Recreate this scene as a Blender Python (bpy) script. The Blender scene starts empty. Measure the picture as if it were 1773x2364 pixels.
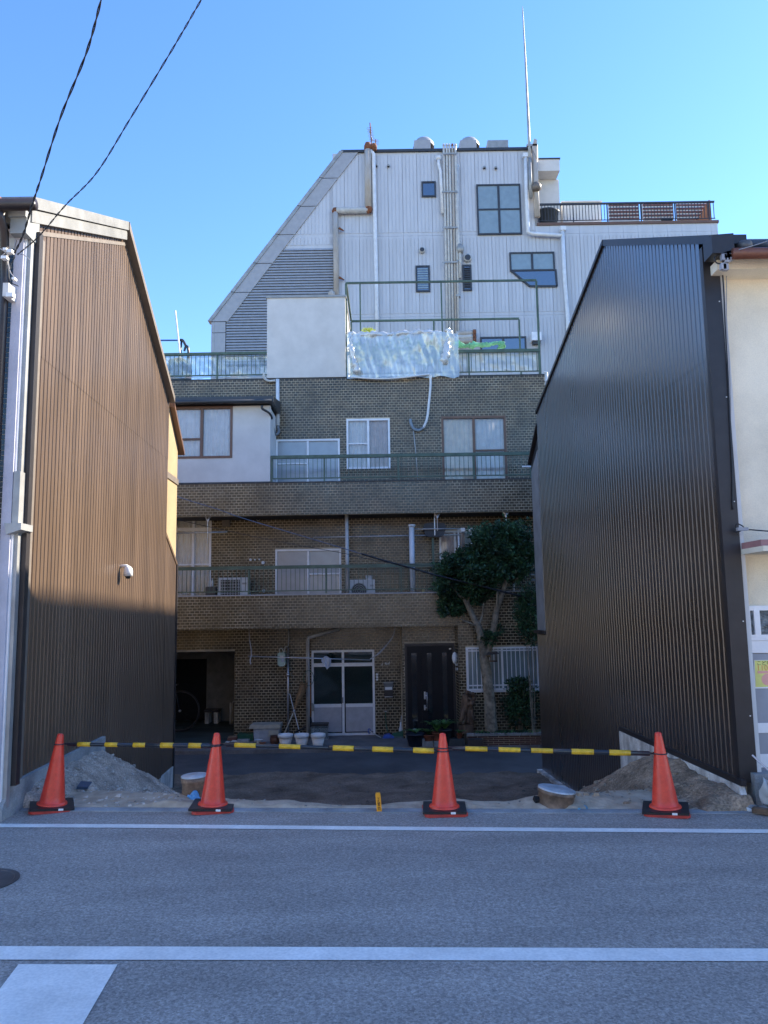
import bpy, math, random
from mathutils import Vector, Matrix, noise
random.seed(7)
sc = bpy.context.scene
col = sc.collection
# ------------------------------------------------------------------ camera
F, H = 1760.0, 1.70                     # focal length in photo pixels, eye height in metres
PITCH, ROLL = math.atan(225/1760), math.radians(.9)
fw = Vector((0, math.cos(PITCH), math.sin(PITCH))); up0 = Vector((0, -math.sin(PITCH), math.cos(PITCH))); rt0 = Vector((1, 0, 0))
rt = rt0*math.cos(ROLL)-up0*math.sin(ROLL); up = up0*math.cos(ROLL)+rt0*math.sin(ROLL)
cd = bpy.data.cameras.new('camera'); cam = bpy.data.objects.new('camera', cd); col.objects.link(cam)
cd.sensor_fit = 'VERTICAL'; cd.sensor_height = 24.0; cd.lens = 24.0*F/2364; cd.clip_end = 3000; cd.clip_start = .05
M = Matrix((rt, up, -fw)).transposed().to_4x4(); M.translation = (0, 0, H); cam.matrix_world = M
sc.camera = cam
# ------------------------------------------------------------------ world, sun, exposure
SUN = Vector((6.2, 3.0, 4.26)).normalized()
el = math.asin(SUN.z); az = math.atan2(SUN.x, SUN.y)
wd = bpy.data.worlds.new('World'); sc.world = wd; wd.use_nodes = True
nt = wd.node_tree; bg = nt.nodes['Background']; sky = nt.nodes.new('ShaderNodeTexSky')
sky.sky_type = 'NISHITA'; sky.sun_disc = False; sky.sun_elevation = el; sky.sun_rotation = az
sky.altitude = 0; sky.air_density = 1.0; sky.dust_density = .08; sky.ozone_density = 3.5
hs = nt.nodes.new('ShaderNodeHueSaturation'); hs.inputs['Hue'].default_value = .509; hs.inputs['Saturation'].default_value = 1.17
nt.links.new(sky.outputs[0], hs.inputs['Color']); nt.links.new(hs.outputs[0], bg.inputs[0]); bg.inputs[1].default_value = .112
sl = bpy.data.lights.new('sun', 'SUN'); sl.energy = 3.6; sl.angle = math.radians(.53); sl.color = (1, .90, .74)
so = bpy.data.objects.new('sun', sl); col.objects.link(so); so.location = SUN*40
so.rotation_euler = SUN.to_track_quat('Z', 'Y').to_euler()
vs = sc.view_settings; vs.view_transform = 'Standard'; vs.look = 'None'; vs.gamma = 1; vs.exposure = 1.92
try: vs.use_curve_mapping = False
except Exception: pass

# ------------------------------------------------------------------ photo pixel -> point helpers
CR = dict(c1=(0,400,3.687), c2=(450,300,3.687), c3=(850,300,3.687), c4=(1200,300,2.895), c5=(360,850,3.318), c6=(780,750,3.318),
 c7=(380,1250,3.318), c8=(800,1250,3.318), b1=(0,400,5.53), b2=(0,1200,3.16), b3=(1223,1200,3.016), b4=(1573,500,2.765), b5=(1623,1300,3.687),
 b6=(0,1750,1.872), b7=(886,1750,1.870), s1=(840,1810,20.74), s2=(1720,1500,18.43), s3=(940,1200,5.184), s4=(540,1560,5.184), s5=(840,1480,6.381),
 s6=(370,700,6.144), s7=(780,740,3.318), s8=(380,1480,7.541), d1=(0,1000,5.53), d2=(380,1160,6.913), d3=(1690,1640,8.506), d5=(400,1780,10.37),
 d6=(1220,1780,9.217), d7=(1060,1560,8.295), fd=(0,0,.9357), px=(0,0,1))
def ray(c, x, y):
    ox, oy, s = CR[c]; px, py = ox+x/s, oy+y/s
    return fw+rt*((px-886.5)/F)-up*((py-1182)/F)
def W(c, x, y, Y):
    d = ray(c, x, y); t = Y/d.y; return Vector((d.x*t, Y, H+d.z*t))
def G(c, x, y, z):
    d = ray(c, x, y); t = (z-H)/d.z; return Vector((d.x*t, d.y*t, z))
K = -.0406                              # the two side walls lean this much in X per metre of depth
def OW(c, x, y, X0, Y0):
    d = ray(c, x, y); t = (X0-K*Y0)/(d.x-K*d.y); return Vector((d.x*t, d.y*t, H+d.z*t))
def WX(c, x, Y, y=700): return W(c, x, y, Y).x
def R(c, x0, y0, x1, y1, Y):            # rectangle in a facing plane -> x0,x1,z0,z1
    a = W(c, x0, y0, Y); b = W(c, x1, y1, Y); return (a.x, b.x, b.z, a.z)

# ------------------------------------------------------------------ mesh builder
class MB:
    def __init__(s): s.v = []; s.f = []; s.t = []
    def quad(s, a, b, c, d, t=0.):
        n = len(s.v); s.v += [tuple(a), tuple(b), tuple(c), tuple(d)]; s.f.append((n, n+1, n+2, n+3)); s.t.append(t); return s
    def tri(s, a, b, c, t=0.):
        n = len(s.v); s.v += [tuple(a), tuple(b), tuple(c)]; s.f.append((n, n+1, n+2)); s.t.append(t); return s
    def box(s, x0, x1, y0, y1, z0, z1, t=0., back=True):
        n = len(s.v)
        s.v += [(x0,y0,z0),(x1,y0,z0),(x1,y1,z0),(x0,y1,z0),(x0,y0,z1),(x1,y0,z1),(x1,y1,z1),(x0,y1,z1)]
        fs = [(0,1,5,4),(1,2,6,5),(3,0,4,7),(4,5,6,7),(3,2,1,0)]
        if back: fs.append((2,3,7,6))
        s.f += [tuple(n+i for i in f) for f in fs]; s.t += [t]*len(fs); return s
    def beam(s, a, b, w, h, upv=(0,0,1)):
        a, b = Vector(a), Vector(b); d = (b-a).normalized(); u = Vector(upv)
        sd = d.cross(u)
        if sd.length < 1e-4: sd = d.cross(Vector((0,1,0)))
        sd.normalize(); u = sd.cross(d)
        n = len(s.v)
        for p in (a, b):
            for i, j in ((-1,-1),(1,-1),(1,1),(-1,1)): s.v.append(tuple(p+sd*(w/2*i)+u*(h/2*j)))
        fs = [(0,1,2,3),(7,6,5,4),(0,4,5,1),(1,5,6,2),(2,6,7,3),(3,7,4,0)]
        s.f += [tuple(n+i for i in f) for f in fs]; s.t += [0]*6; return s
    def prism(s, poly, y0, y1, fn=None):            # polygon in (x,z) pushed along y
        fn = fn or (lambda p, y: (p[0], y, p[1])); n = len(s.v); m = len(poly)
        s.v += [fn(p, y0) for p in poly]+[fn(p, y1) for p in poly]
        s.f.append(tuple(range(n, n+m))); s.f.append(tuple(range(n+2*m-1, n+m-1, -1)))
        for i in range(m): j = (i+1) % m; s.f.append((n+i, n+m+i, n+m+j, n+j))
        s.t += [0]*(m+2); return s
    def tube(s, pts, r, n=8, caps=True):
        pts = [Vector(p) for p in pts]; rr = r if isinstance(r, (list, tuple)) else [r]*len(pts)
        b0 = len(s.v); pu = None
        for i, p in enumerate(pts):
            d = (pts[min(i+1, len(pts)-1)]-pts[max(i-1, 0)]).normalized()
            if pu is None:
                pu = d.cross(Vector((0,0,1)) if abs(d.z) < .9 else Vector((0,1,0))).normalized()
            a = (pu-d*pu.dot(d)).normalized(); b = d.cross(a); pu = a
            for k in range(n):
                th = 2*math.pi*k/n; s.v.append(tuple(p+a*(rr[i]*math.cos(th))+b*(rr[i]*math.sin(th))))
        for i in range(len(pts)-1):
            for k in range(n):
                k2 = (k+1) % n; s.f.append((b0+i*n+k, b0+i*n+k2, b0+(i+1)*n+k2, b0+(i+1)*n+k)); s.t.append(0)
        if caps:
            s.f.append(tuple(b0+k for k in range(n-1, -1, -1))); e = b0+(len(pts)-1)*n; s.f.append(tuple(e+k for k in range(n))); s.t += [0, 0]
        return s
    def lathe(s, c, prof, n=24, cap=True):
        b0 = len(s.v); c = Vector(c)
        for r, z in prof:
            for k in range(n): th = 2*math.pi*k/n; s.v.append((c.x+r*math.cos(th), c.y+r*math.sin(th), c.z+z))
        for i in range(len(prof)-1):
            for k in range(n):
                k2 = (k+1) % n; s.f.append((b0+i*n+k, b0+i*n+k2, b0+(i+1)*n+k2, b0+(i+1)*n+k)); s.t.append(0)
        if cap:
            s.f.append(tuple(b0+k for k in range(n-1, -1, -1))); e = b0+(len(prof)-1)*n; s.f.append(tuple(e+k for k in range(n))); s.t += [0, 0]
        return s
    def sheet(s, nu, nv, fn):
        b0 = len(s.v)
        for j in range(nv+1):
            for i in range(nu+1): s.v.append(tuple(fn(i/nu, j/nv)))
        for j in range(nv):
            for i in range(nu):
                a = b0+j*(nu+1)+i; s.f.append((a, a+1, a+nu+2, a+nu+1)); s.t.append(0)
        return s
    def mesh(s, name, m, smooth=False, tint=False):
        me = bpy.data.meshes.new(name); me.from_pydata(s.v, [], s.f)
        if m: me.materials.append(m)
        if tint:
            at = me.attributes.new('tint', 'FLOAT', 'FACE'); at.data.foreach_set('value', s.t)
        if smooth: me.polygons.foreach_set('use_smooth', [True]*len(s.f))
        me.update(); return me
    def build(s, name, m, parent=None, smooth=False, tint=False):
        return link(name, s.mesh(name, m, smooth, tint), parent)
def link(name, me, parent=None, loc=None):
    o = bpy.data.objects.new(name, me); col.objects.link(o)
    if parent is not None:
        o.parent = parent
        if parent.type == 'EMPTY' and parent.parent is None: o.matrix_parent_inverse = Matrix.Translation(-parent.location)
    if loc is not None: o.location = loc
    return o
def tag(o, label, cat, group=None):
    o['label'] = label; o['category'] = cat
    if group: o['group'] = group
    return o
def thing(name, label, cat, loc=(0,0,0), group=None):
    o = bpy.data.objects.new(name, None); o.empty_display_size = .1; col.objects.link(o); o.location = loc
    return tag(o, label, cat, group)
def struct(o): o['kind'] = 'structure'; return o
def stuff(o): o['kind'] = 'stuff'; return o
def bez(pts, n=10):                     # Catmull-Rom through points
    P = [Vector(p) for p in pts]; P = [P[0]*2-P[1]]+P+[P[-1]*2-P[-2]]; out = []
    for i in range(1, len(P)-2):
        for k in range(n):
            t = k/n; a, b, c, d = P[i-1], P[i], P[i+1], P[i+2]
            out.append(.5*((2*b)+(c-a)*t+(2*a-5*b+4*c-d)*t*t+(3*b-a-3*c+d)*t**3))
    return out+[P[-2]]
def text(body, name, size, m, parent, loc, rot=(math.pi/2,0,0), align='LEFT', spacing=1.0, extr=.0008):
    cu = bpy.data.curves.new(name, 'FONT'); cu.body = body; cu.size = size; cu.align_x = align; cu.extrude = extr; cu.space_line = spacing
    t = bpy.data.objects.new(name, cu); col.objects.link(t)
    dg = bpy.context.evaluated_depsgraph_get(); me = bpy.data.meshes.new_from_object(t.evaluated_get(dg))
    bpy.data.objects.remove(t); me.materials.clear(); me.materials.append(m)
    me.transform(Matrix.Translation(loc) @ Matrix.Rotation(rot[2],4,'Z') @ Matrix.Rotation(rot[1],4,'Y') @ Matrix.Rotation(rot[0],4,'X'))
    return link(name, me, parent)

# ------------------------------------------------------------------ materials
MT = {}
def lin(c): return c/12.92 if c <= .04045 else ((c+.055)/1.055)**2.4
def mat(name, c, rough=.6, metal=0, var=.12, scale=6, bump=0, bscale=40, spec=.5, tint=0, c2=None, stretch=None, fine=0, fscale=90, coat=0, rvar=0, trans=0, cells=0, cscale=110):
    m = bpy.data.materials.new(name); m.use_nodes = True; N = m.node_tree.nodes; Lk = m.node_tree.links
    b = N['Principled BSDF']; b.inputs['Roughness'].default_value = rough; b.inputs['Metallic'].default_value = metal
    b.inputs['Specular IOR Level'].default_value = spec
    if coat: b.inputs['Coat Weight'].default_value = coat; b.inputs['Coat Roughness'].default_value = .2; b.inputs['Coat IOR'].default_value = 1.65
    tc = N.new('ShaderNodeTexCoord'); src = tc.outputs['Object']
    if stretch:
        mp = N.new('ShaderNodeMapping'); mp.inputs['Scale'].default_value = stretch; Lk.new(src, mp.inputs[0]); src = mp.outputs[0]
    no = N.new('ShaderNodeTexNoise'); no.inputs['Scale'].default_value = scale; no.inputs['Detail'].default_value = 6; no.inputs['Roughness'].default_value = .62
    Lk.new(src, no.inputs['Vector'])
    rp = N.new('ShaderNodeValToRGB'); c = tuple(c)
    lo = tuple(x*(1-var*2) for x in c); hi = c2 if c2 else tuple(min(1, x*(1+var*2)) for x in c)
    rp.color_ramp.elements[0].position = .32; rp.color_ramp.elements[1].position = .68
    rp.color_ramp.elements[0].color = (*lo, 1) if not c2 else (*c, 1); rp.color_ramp.elements[1].color = (*hi, 1)
    Lk.new(no.outputs['Fac'], rp.inputs[0]); out = rp.outputs[0]
    def mul(o, fac_out, lo_, hi_, f0=.3, f1=.7):
        mr = N.new('ShaderNodeMapRange'); mr.inputs['From Min'].default_value = f0; mr.inputs['From Max'].default_value = f1
        mr.inputs['To Min'].default_value = lo_; mr.inputs['To Max'].default_value = hi_; Lk.new(fac_out, mr.inputs['Value'])
        vm = N.new('ShaderNodeVectorMath'); vm.operation = 'SCALE'; Lk.new(o, vm.inputs[0]); Lk.new(mr.outputs[0], vm.inputs['Scale']); return vm.outputs[0]
    if fine:
        n2 = N.new('ShaderNodeTexNoise'); n2.inputs['Scale'].default_value = fscale; n2.inputs['Detail'].default_value = 3; Lk.new(tc.outputs['Object'], n2.inputs['Vector'])
        out = mul(out, n2.outputs['Fac'], 1-fine, 1+fine)
    if cells:
        vo = N.new('ShaderNodeTexVoronoi'); vo.inputs['Scale'].default_value = cscale; Lk.new(tc.outputs['Object'], vo.inputs['Vector'])
        sx_ = N.new('ShaderNodeSeparateColor'); Lk.new(vo.outputs['Color'], sx_.inputs[0]); out = mul(out, sx_.outputs[0], 1-cells, 1+cells, 0, 1)
    if tint:
        at = N.new('ShaderNodeAttribute'); at.attribute_name = 'tint'; out = mul(out, at.outputs['Fac'], 1-tint, 1+tint, 0, 1)
    Lk.new(out, b.inputs['Base Color'])
    if rvar:
        mr = N.new('ShaderNodeMapRange'); mr.inputs['From Min'].default_value = .3; mr.inputs['From Max'].default_value = .7
        mr.inputs['To Min'].default_value = max(.02, rough-rvar); mr.inputs['To Max'].default_value = min(1, rough+rvar)
        Lk.new(no.outputs['Fac'], mr.inputs['Value']); Lk.new(mr.outputs[0], b.inputs['Roughness'])
    if bump:
        n3 = N.new('ShaderNodeTexNoise'); n3.inputs['Scale'].default_value = bscale; n3.inputs['Detail'].default_value = 4; Lk.new(tc.outputs['Object'], n3.inputs['Vector'])
        bp = N.new('ShaderNodeBump'); bp.inputs['Strength'].default_value = bump; bp.inputs['Distance'].default_value = .02
        Lk.new(n3.outputs['Fac'], bp.inputs['Height']); Lk.new(bp.outputs[0], b.inputs['Normal'])
    if trans:
        tl = N.new('ShaderNodeBsdfTranslucent'); Lk.new(out, tl.inputs[0]); mx = N.new('ShaderNodeMixShader'); mx.inputs[0].default_value = trans
        Lk.new(b.outputs[0], mx.inputs[1]); Lk.new(tl.outputs[0], mx.inputs[2]); Lk.new(mx.outputs[0], N['Material Output'].inputs[0])
    MT[name] = m; return m
def glassmat(name, tintc=(1,1,1), refl=.10, rough=.02, body=None, bodyfac=0.):
    m = bpy.data.materials.new(name); m.use_nodes = True; N = m.node_tree.nodes; Lk = m.node_tree.links
    N.remove(N['Principled BSDF']); tr = N.new('ShaderNodeBsdfTransparent'); tr.inputs[0].default_value = (*tintc, 1)
    gl = N.new('ShaderNodeBsdfGlossy'); gl.inputs['Roughness'].default_value = rough; gl.inputs[0].default_value = (.95,.97,1,1)
    fr = N.new('ShaderNodeFresnel'); fr.inputs[0].default_value = 1.5; ad = N.new('ShaderNodeMath'); ad.operation = 'ADD'; ad.use_clamp = True; ad.inputs[1].default_value = refl
    Lk.new(fr.outputs[0], ad.inputs[0]); mx = N.new('ShaderNodeMixShader'); Lk.new(ad.outputs[0], mx.inputs[0])
    base = tr.outputs[0]
    if body:
        df = N.new('ShaderNodeBsdfDiffuse'); tx = N.new('ShaderNodeTexNoise'); tx.inputs['Scale'].default_value = 5
        rp = N.new('ShaderNodeValToRGB'); rp.color_ramp.elements[0].color = tuple(x*.8 for x in body)+(1,); rp.color_ramp.elements[1].color = tuple(min(1,x*1.2) for x in body)+(1,)
        tc = N.new('ShaderNodeTexCoord'); Lk.new(tc.outputs['Object'], tx.inputs['Vector']); Lk.new(tx.outputs['Fac'], rp.inputs[0]); Lk.new(rp.outputs[0], df.inputs[0])
        m2 = N.new('ShaderNodeMixShader'); m2.inputs[0].default_value = bodyfac; Lk.new(tr.outputs[0], m2.inputs[1]); Lk.new(df.outputs[0], m2.inputs[2]); base = m2.outputs[0]
    Lk.new(base, mx.inputs[1]); Lk.new(gl.outputs[0], mx.inputs[2]); Lk.new(mx.outputs[0], N['Material Output'].inputs[0])
    MT[name] = m; return m
asphalt = mat('asphalt', (.335,.288,.248), .75, var=.09, scale=1.3, stretch=(.5,1.6,1), bump=.35, bscale=160, fine=.22, fscale=45, cells=.30, cscale=110, spec=.35)
asphalt_old = mat('asphalt_lane', (.098,.095,.094), .8, var=.12, scale=1.2, bump=.3, bscale=90, fine=.25, fscale=70, spec=.3)
paint = mat('road_paint', (.84,.78,.70), .55, var=.07, scale=3, fine=.10, fscale=60, bump=.15, bscale=120)
earth = mat('earth', (.205,.155,.115), .95, var=.2, scale=1.7, bump=.6, bscale=20, fine=.25, fscale=40, spec=.1)
sand = mat('sand', (.20,.165,.125), .95, var=.2, scale=3, bump=.6, bscale=40, fine=.25, fscale=60, spec=.1)
soil_grey = mat('soil_grey', (.40,.325,.255), .95, var=.2, scale=4, bump=.7, bscale=34, fine=.35, fscale=55, spec=.1)
soil_brown = mat('soil_brown', (.31,.225,.150), .95, var=.24, scale=4, bump=.9, bscale=30, fine=.35, fscale=50, spec=.1)
rubble_m = mat('rubble', (.22,.20,.17), .9, var=.3, scale=9, fine=.2)
concrete = mat('concrete', (.30,.305,.30), .85, var=.16, scale=3.5, bump=.3, bscale=50, fine=.15)
concrete_d = mat('concrete_stained', (.54,.52,.47), .85, var=.30, scale=5, bump=.3, bscale=50, fine=.15, stretch=(1,1,.45))
paving = mat('paving', (.17,.155,.145), .85, var=.15, scale=3, bump=.3, bscale=60, fine=.2)
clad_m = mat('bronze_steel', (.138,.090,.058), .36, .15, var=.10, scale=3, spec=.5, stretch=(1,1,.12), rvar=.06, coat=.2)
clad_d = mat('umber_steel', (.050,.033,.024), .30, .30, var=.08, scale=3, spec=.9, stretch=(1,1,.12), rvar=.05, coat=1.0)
trim_br = mat('brown_trim', (.035,.030,.030), .4, .2, var=.08)
rake_g = mat('rake_grey', (.20,.20,.19), .5, .2, var=.12, scale=3)
trim_lt = mat('beige_trim', (.17,.14,.115), .5, .1, var=.08)
galv = mat('galvanised', (.33,.33,.32), .48, .35, var=.10, scale=4)
plaster_l = mat('plaster_white', (.62,.60,.57), .85, var=.04, scale=2.5, bump=.12, bscale=120)
plaster_a = mat('plaster_annex', (.33,.245,.135), .9, var=.07, scale=1.4, bump=.2, bscale=90)
plaster_c = mat('plaster_cream', (.80,.71,.54), .9, var=.07, scale=1.4, bump=.25, bscale=90, fine=.05)
plaster_g = mat('plaster_lilac', (.46,.45,.50), .85, var=.06, scale=3, bump=.2, bscale=70)
brown_p = mat('gutter_brown', (.030,.022,.022), .35, .1, var=.15)
copper_p = mat('gutter_red', (.20,.075,.045), .4, .2, var=.15)
roof_t = mat('roof_tile', (.075,.082,.095), .45, var=.2)
white_al = mat('white_aluminium', (.80,.79,.79), .4, .1, var=.04)
brown_al = mat('brown_aluminium', (.16,.085,.055), .42, .2, var=.06)
bronze_al = mat('dark_window_frame', (.045,.048,.055), .4, .2, var=.06)
tile_m = mat('glazed_tile', (.050,.041,.023), .24, scale=.9, c2=(.105,.070,.038), tint=.42, fine=.10, fscale=60, spec=.55, rvar=.1)
grout_m = mat('grout', (.50,.42,.30), .9, var=.2, scale=2, fine=.15)
soffit_m = mat('soffit', (.05,.048,.046), .8, var=.2)
green_p = mat('green_steel_paint', (.075,.115,.080), .45, .1, var=.15, scale=5)
pvc = mat('grey_pvc', (.50,.49,.46), .45, var=.08)
pvc_w = mat('white_pvc', (.68,.69,.70), .4, var=.05)
rust = mat('rust', (.20,.075,.035), .85, var=.3, scale=18)
rusty_pipe = mat('stained_pipe', (.36,.30,.23), .6, var=.2, scale=5, c2=(.48,.45,.42), stretch=(1,1,.25))
panel_m = mat('grey_cladding', (.53,.53,.54), .5, .15, var=.05, scale=1.2, stretch=(1,1,.3))
panel_b = mat('grey_trim', (.37,.365,.37), .5, .2, var=.04)
slat_m = mat('louvre_grey', (.40,.41,.43), .5, .2, var=.05)
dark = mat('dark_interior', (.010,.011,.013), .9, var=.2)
blackp = mat('black_plastic', (.014,.014,.016), .45, var=.2, scale=12)
cone_m = mat('cone_plastic', (.93,.075,.042), .34, var=.08, scale=10, spec=.5, fine=.05, trans=.12)
cone_b = mat('cone_base_plastic', (.50,.050,.035), .5, var=.18, scale=8)
yellow = mat('yellow_band', (.72,.42,.02), .4, var=.16, scale=14)
bar_b = mat('bar_black', (.022,.026,.034), .35, var=.15)
white_p = mat('white_plastic', (.80,.79,.76), .4, var=.05)
pot_w = mat('ivory_plastic', (.78,.73,.66), .5, var=.05)
terra = mat('terracotta', (.25,.085,.045), .8, var=.2, scale=14)
wood_m = mat('driftwood', (.14,.085,.05), .8, var=.35, scale=7, bump=.5, stretch=(1,1,.3))
wood_o = mat('orange_wood', (.42,.16,.04), .5, var=.15)
straw = mat('straw', (.22,.13,.06), .9, var=.25, scale=30)
steel = mat('steel_pole', (.55,.56,.58), .3, .7, var=.05)
bark = mat('bark', (.23,.19,.135), .9, var=.3, scale=9, bump=.5, bscale=30)
leaf = mat('leaf', (.036,.085,.036), .42, var=.4, scale=2.5, spec=.4, tint=.5, trans=.15)
leaf2 = mat('leaf_bright', (.085,.185,.050), .5, var=.4, scale=4, tint=.5, trans=.2)
brick_r = mat('planter_brick', (.115,.052,.038), .85, var=.25, scale=7, tint=.3)
stone_c = mat('cap_stone', (.25,.24,.22), .85, var=.15)
door_m = mat('entrance_door', (.008,.008,.011), .45, .0, var=.1, spec=.25)
door_g = glassmat('smoked_glass', (.12,.14,.15), .06, .08, (.02,.025,.028), .8)
frost = glassmat('frosted_glass', (.5,.5,.5), .07, .22, (.34,.35,.36), .92)
frost_b = glassmat('frosted_green_glass', (.5,.55,.55), .10, .15, (.24,.30,.30), .9)
clear = glassmat('window_glass', (.96,.97,.97), .0, .015)
skyg = glassmat('dark_glass', (.15,.17,.2), .22, .02, (.03,.035,.045), .85)
greeng = glassmat('green_dark_glass', (.2,.3,.28), .05, .06, (.006,.022,.020), .9)
film = glassmat('plastic_film', (.93,.95,.95), .12, .25, (.55,.62,.62), .50)
film_w = glassmat('milky_film', (.9,.9,.9), .10, .3, (.72,.73,.72), .72)
tank_g = glassmat('tank_glass', (.85,.92,.93), .08, .02, (.4,.48,.5), .25)
sheer = mat('sheer_curtain', (.82,.80,.80), .9, var=.05, trans=.12)
cream_cu = mat('cream_curtain', (.86,.76,.64), .9, var=.05, trans=.1)
rose_cu = mat('rose_curtain', (.66,.54,.50), .9, var=.08, trans=.1)
ac_m = mat('ac_white', (.62,.62,.60), .5, var=.06)
cloth_m = mat('grey_cloth', (.42,.42,.44), .9, var=.1)
blue_p = mat('blue_plastic', (.03,.10,.42), .4, var=.1)
ltblue = mat('light_blue_cloth', (.16,.42,.72), .7, var=.15)
green_pl = mat('green_plastic', (.015,.10,.06), .45, var=.15)
mint = mat('mint_net', (.26,.56,.36), .8, var=.2, trans=.4)
orange_p = mat('orange_plastic', (.88,.36,.02), .45, var=.06)
ink = mat('brown_ink', (.10,.03,.01), .7, var=.1)
poster_m = mat('poster_paper', (.80,.74,.22), .6, var=.08)
ink_o = mat('orange_ink', (.75,.33,.08), .6, var=.05)
ink_g = mat('olive_ink', (.10,.10,.02), .6, var=.05)
pink = mat('pink_ink', (.80,.38,.30), .6, var=.05)
grey_door = mat('grey_door', (.30,.31,.34), .45, .1, var=.04)
canopy_m = mat('canopy_pink', (.34,.17,.16), .6, var=.1)
cable_m = mat('cable_black', (.012,.013,.018), .5, var=.1)
cable_g = mat('cable_grey', (.33,.33,.35), .5, var=.1)
clay = mat('glazed_drain_clay', (.21,.135,.088), .55, var=.3, scale=7, fine=.2, fscale=30)
lid_m = mat('zinc_lid', (.46,.49,.51), .5, .3, var=.15, scale=8)
iron = mat('cast_iron', (.085,.075,.072), .6, .3, var=.2)
cardboard = mat('tan_lid', (.42,.38,.30), .8, var=.1)
mint_meter = mat('meter_mint', (.42,.55,.48), .5, var=.08)
brown_slat = mat('brown_slat', (.20,.075,.06), .6, var=.15)
tarp = mat('green_floor_paint', (.06,.085,.080), .6, var=.3, scale=1.5, stretch=(.5,2,1))
tank_b = mat('blue_grey_tank', (.05,.10,.12), .4, var=.1)
dark_tile = mat('dark_blue_tile', (.012,.020,.026), .15, var=.2, tint=.4)
grout_w = mat('white_grout', (.55,.54,.52), .9, var=.1)

# ================================================================== SETTING
ZL, ZA = -1.23, -1.15                   # rear lane and paved apron levels
g = MB().quad((-400,12.9,-1.30),(400,12.9,-1.30),(400,900,-1.30),(-400,900,-1.30)); struct(g.build('ground', earth))
def road_edge(x): return 6.69-.075*x if x < 0 else 6.69-.072*x
xs = [-300,-60,-20,-8]+[-5+i*.25 for i in range(41)]+[8,20,60,300]
def re_(x): return road_edge(max(-6, min(6, x)))
m = MB()
for a, b in zip(xs, xs[1:]): m.quad((a,-300,0),(b,-300,0),(b,re_(b),0),(a,re_(a),0))
road = struct(m.build('road', asphalt))
def stripe(pts_far, pts_near, name='road_line'):
    m = MB()
    for i in range(len(pts_far)-1): m.quad(pts_near[i], pts_near[i+1], pts_far[i+1], pts_far[i])
    o = m.build(name, paint, road); return o
def gz(l): return [G('px', x, y, .004) for x, y in l]
stripe(gz([(-300,1900.5),(0,1901.6),(300,1902.6),(600,1905),(886,1908),(1300,1911),(1773,1914.6),(2100,1917)]),
       gz([(-300,1908),(0,1909.6),(300,1911),(600,1913.6),(886,1916.4),(1300,1919.6),(1773,1923.2),(2100,1926)]))
stripe(gz([(-300,2183),(0,2184),(886,2186.4),(1773,2189.6),(2100,2191)]), gz([(-300,2214),(0,2215.2),(886,2216.4),(1773,2218.8),(2100,2220)]))
q = gz([(43,2225.4),(271,2226.5),(191,2364),(-62,2364)]); d1 = (q[2]-q[1]).normalized(); d2 = (q[3]-q[0]).normalized()
MB().quad(q[0]+d2*2.6, q[1]+d1*2.6, q[1], q[0]).build('crossing_bar', paint, road)
mh = MB().lathe(G('px',-51,2036,0), [(.245,0),(.245,.006),(.215,.006),(.21,.003),(.125,.003),(.12,.007),(.085,.007),(.08,.003),(.0,.003)], 40, False)
mo = thing('manhole_cover', 'round dark cast iron manhole cover set in the road', 'manhole', G('px',-51,2036,0)); mh.build('lid', iron, mo)
# concrete edge of the road
m = MB()
for a, b in zip(xs, xs[1:]):
    if -5 <= a and b <= 5.01: m.prism([(0,-.5),(.10,-.5),(.10,.012),(0,.006)], a, b, lambda p, y: (y, re_(y)+.002+p[0], p[1]))
struct(m.build('kerb', concrete))
# lane and apron behind
YA = 16.35
MB().quad((-60,13.55,ZL),(60,13.55,ZL),(60,YA,ZL),(-60,YA,ZL)).build('lane', asphalt_old); struct(bpy.data.objects['lane'])
struct(MB().box(-6.9,6,YA,18.4,ZL-.1,ZA).build('apron', paving))
# lot floor: a height field with a bank along the road, cut down behind it
def fbm(x, y, s, o=0): return noise.fractal(Vector((x*s+o, y*s, o)), 1.0, 2.0, 4)
XL, YL, XR, YR = -3.27, 6.7, 3.0, 6.55
def lx(y): return XL+K*(y-YL)
def rx(y): return XR+K*(y-YR)
def lot_h(x, y):
    e = y-re_(x)-.09; b = -1.06-.02*(y-9)+.05*fbm(x, y, 1.3)+.02*fbm(x, y, 6)
    crest = .015+.035*fbm(x, y, 2.2, 3)+.05*math.exp(-((x-1.45)/.55)**2)*min(1, max(0, e*4)) + .03*math.exp(-((x+1.6)/.5)**2)
    lip = .16+.10*fbm(x, 0, 1.6, 9)+.35*max(0, abs(x+.15)-1.2)
    t = min(1, max(0, (e-lip)/.95)); t = t*t*(3-2*t)
    c = crest*min(1, max(0, e/.05)) if e > 0 else 0
    if e <= .0: c = 0.012
    h = c*(1-t)+b*t
    return h
m = MB(); nx, ny = 130, 150
m.sheet(nx, ny, lambda u, v: (lambda x, y: (x, y, lot_h(x, y)))(-3.9+u*7.5, re_(-3.9+u*7.5)+.085+v*v*(13.75-6.6)))
lot = m.build('lot_ground', earth, smooth=True)
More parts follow.
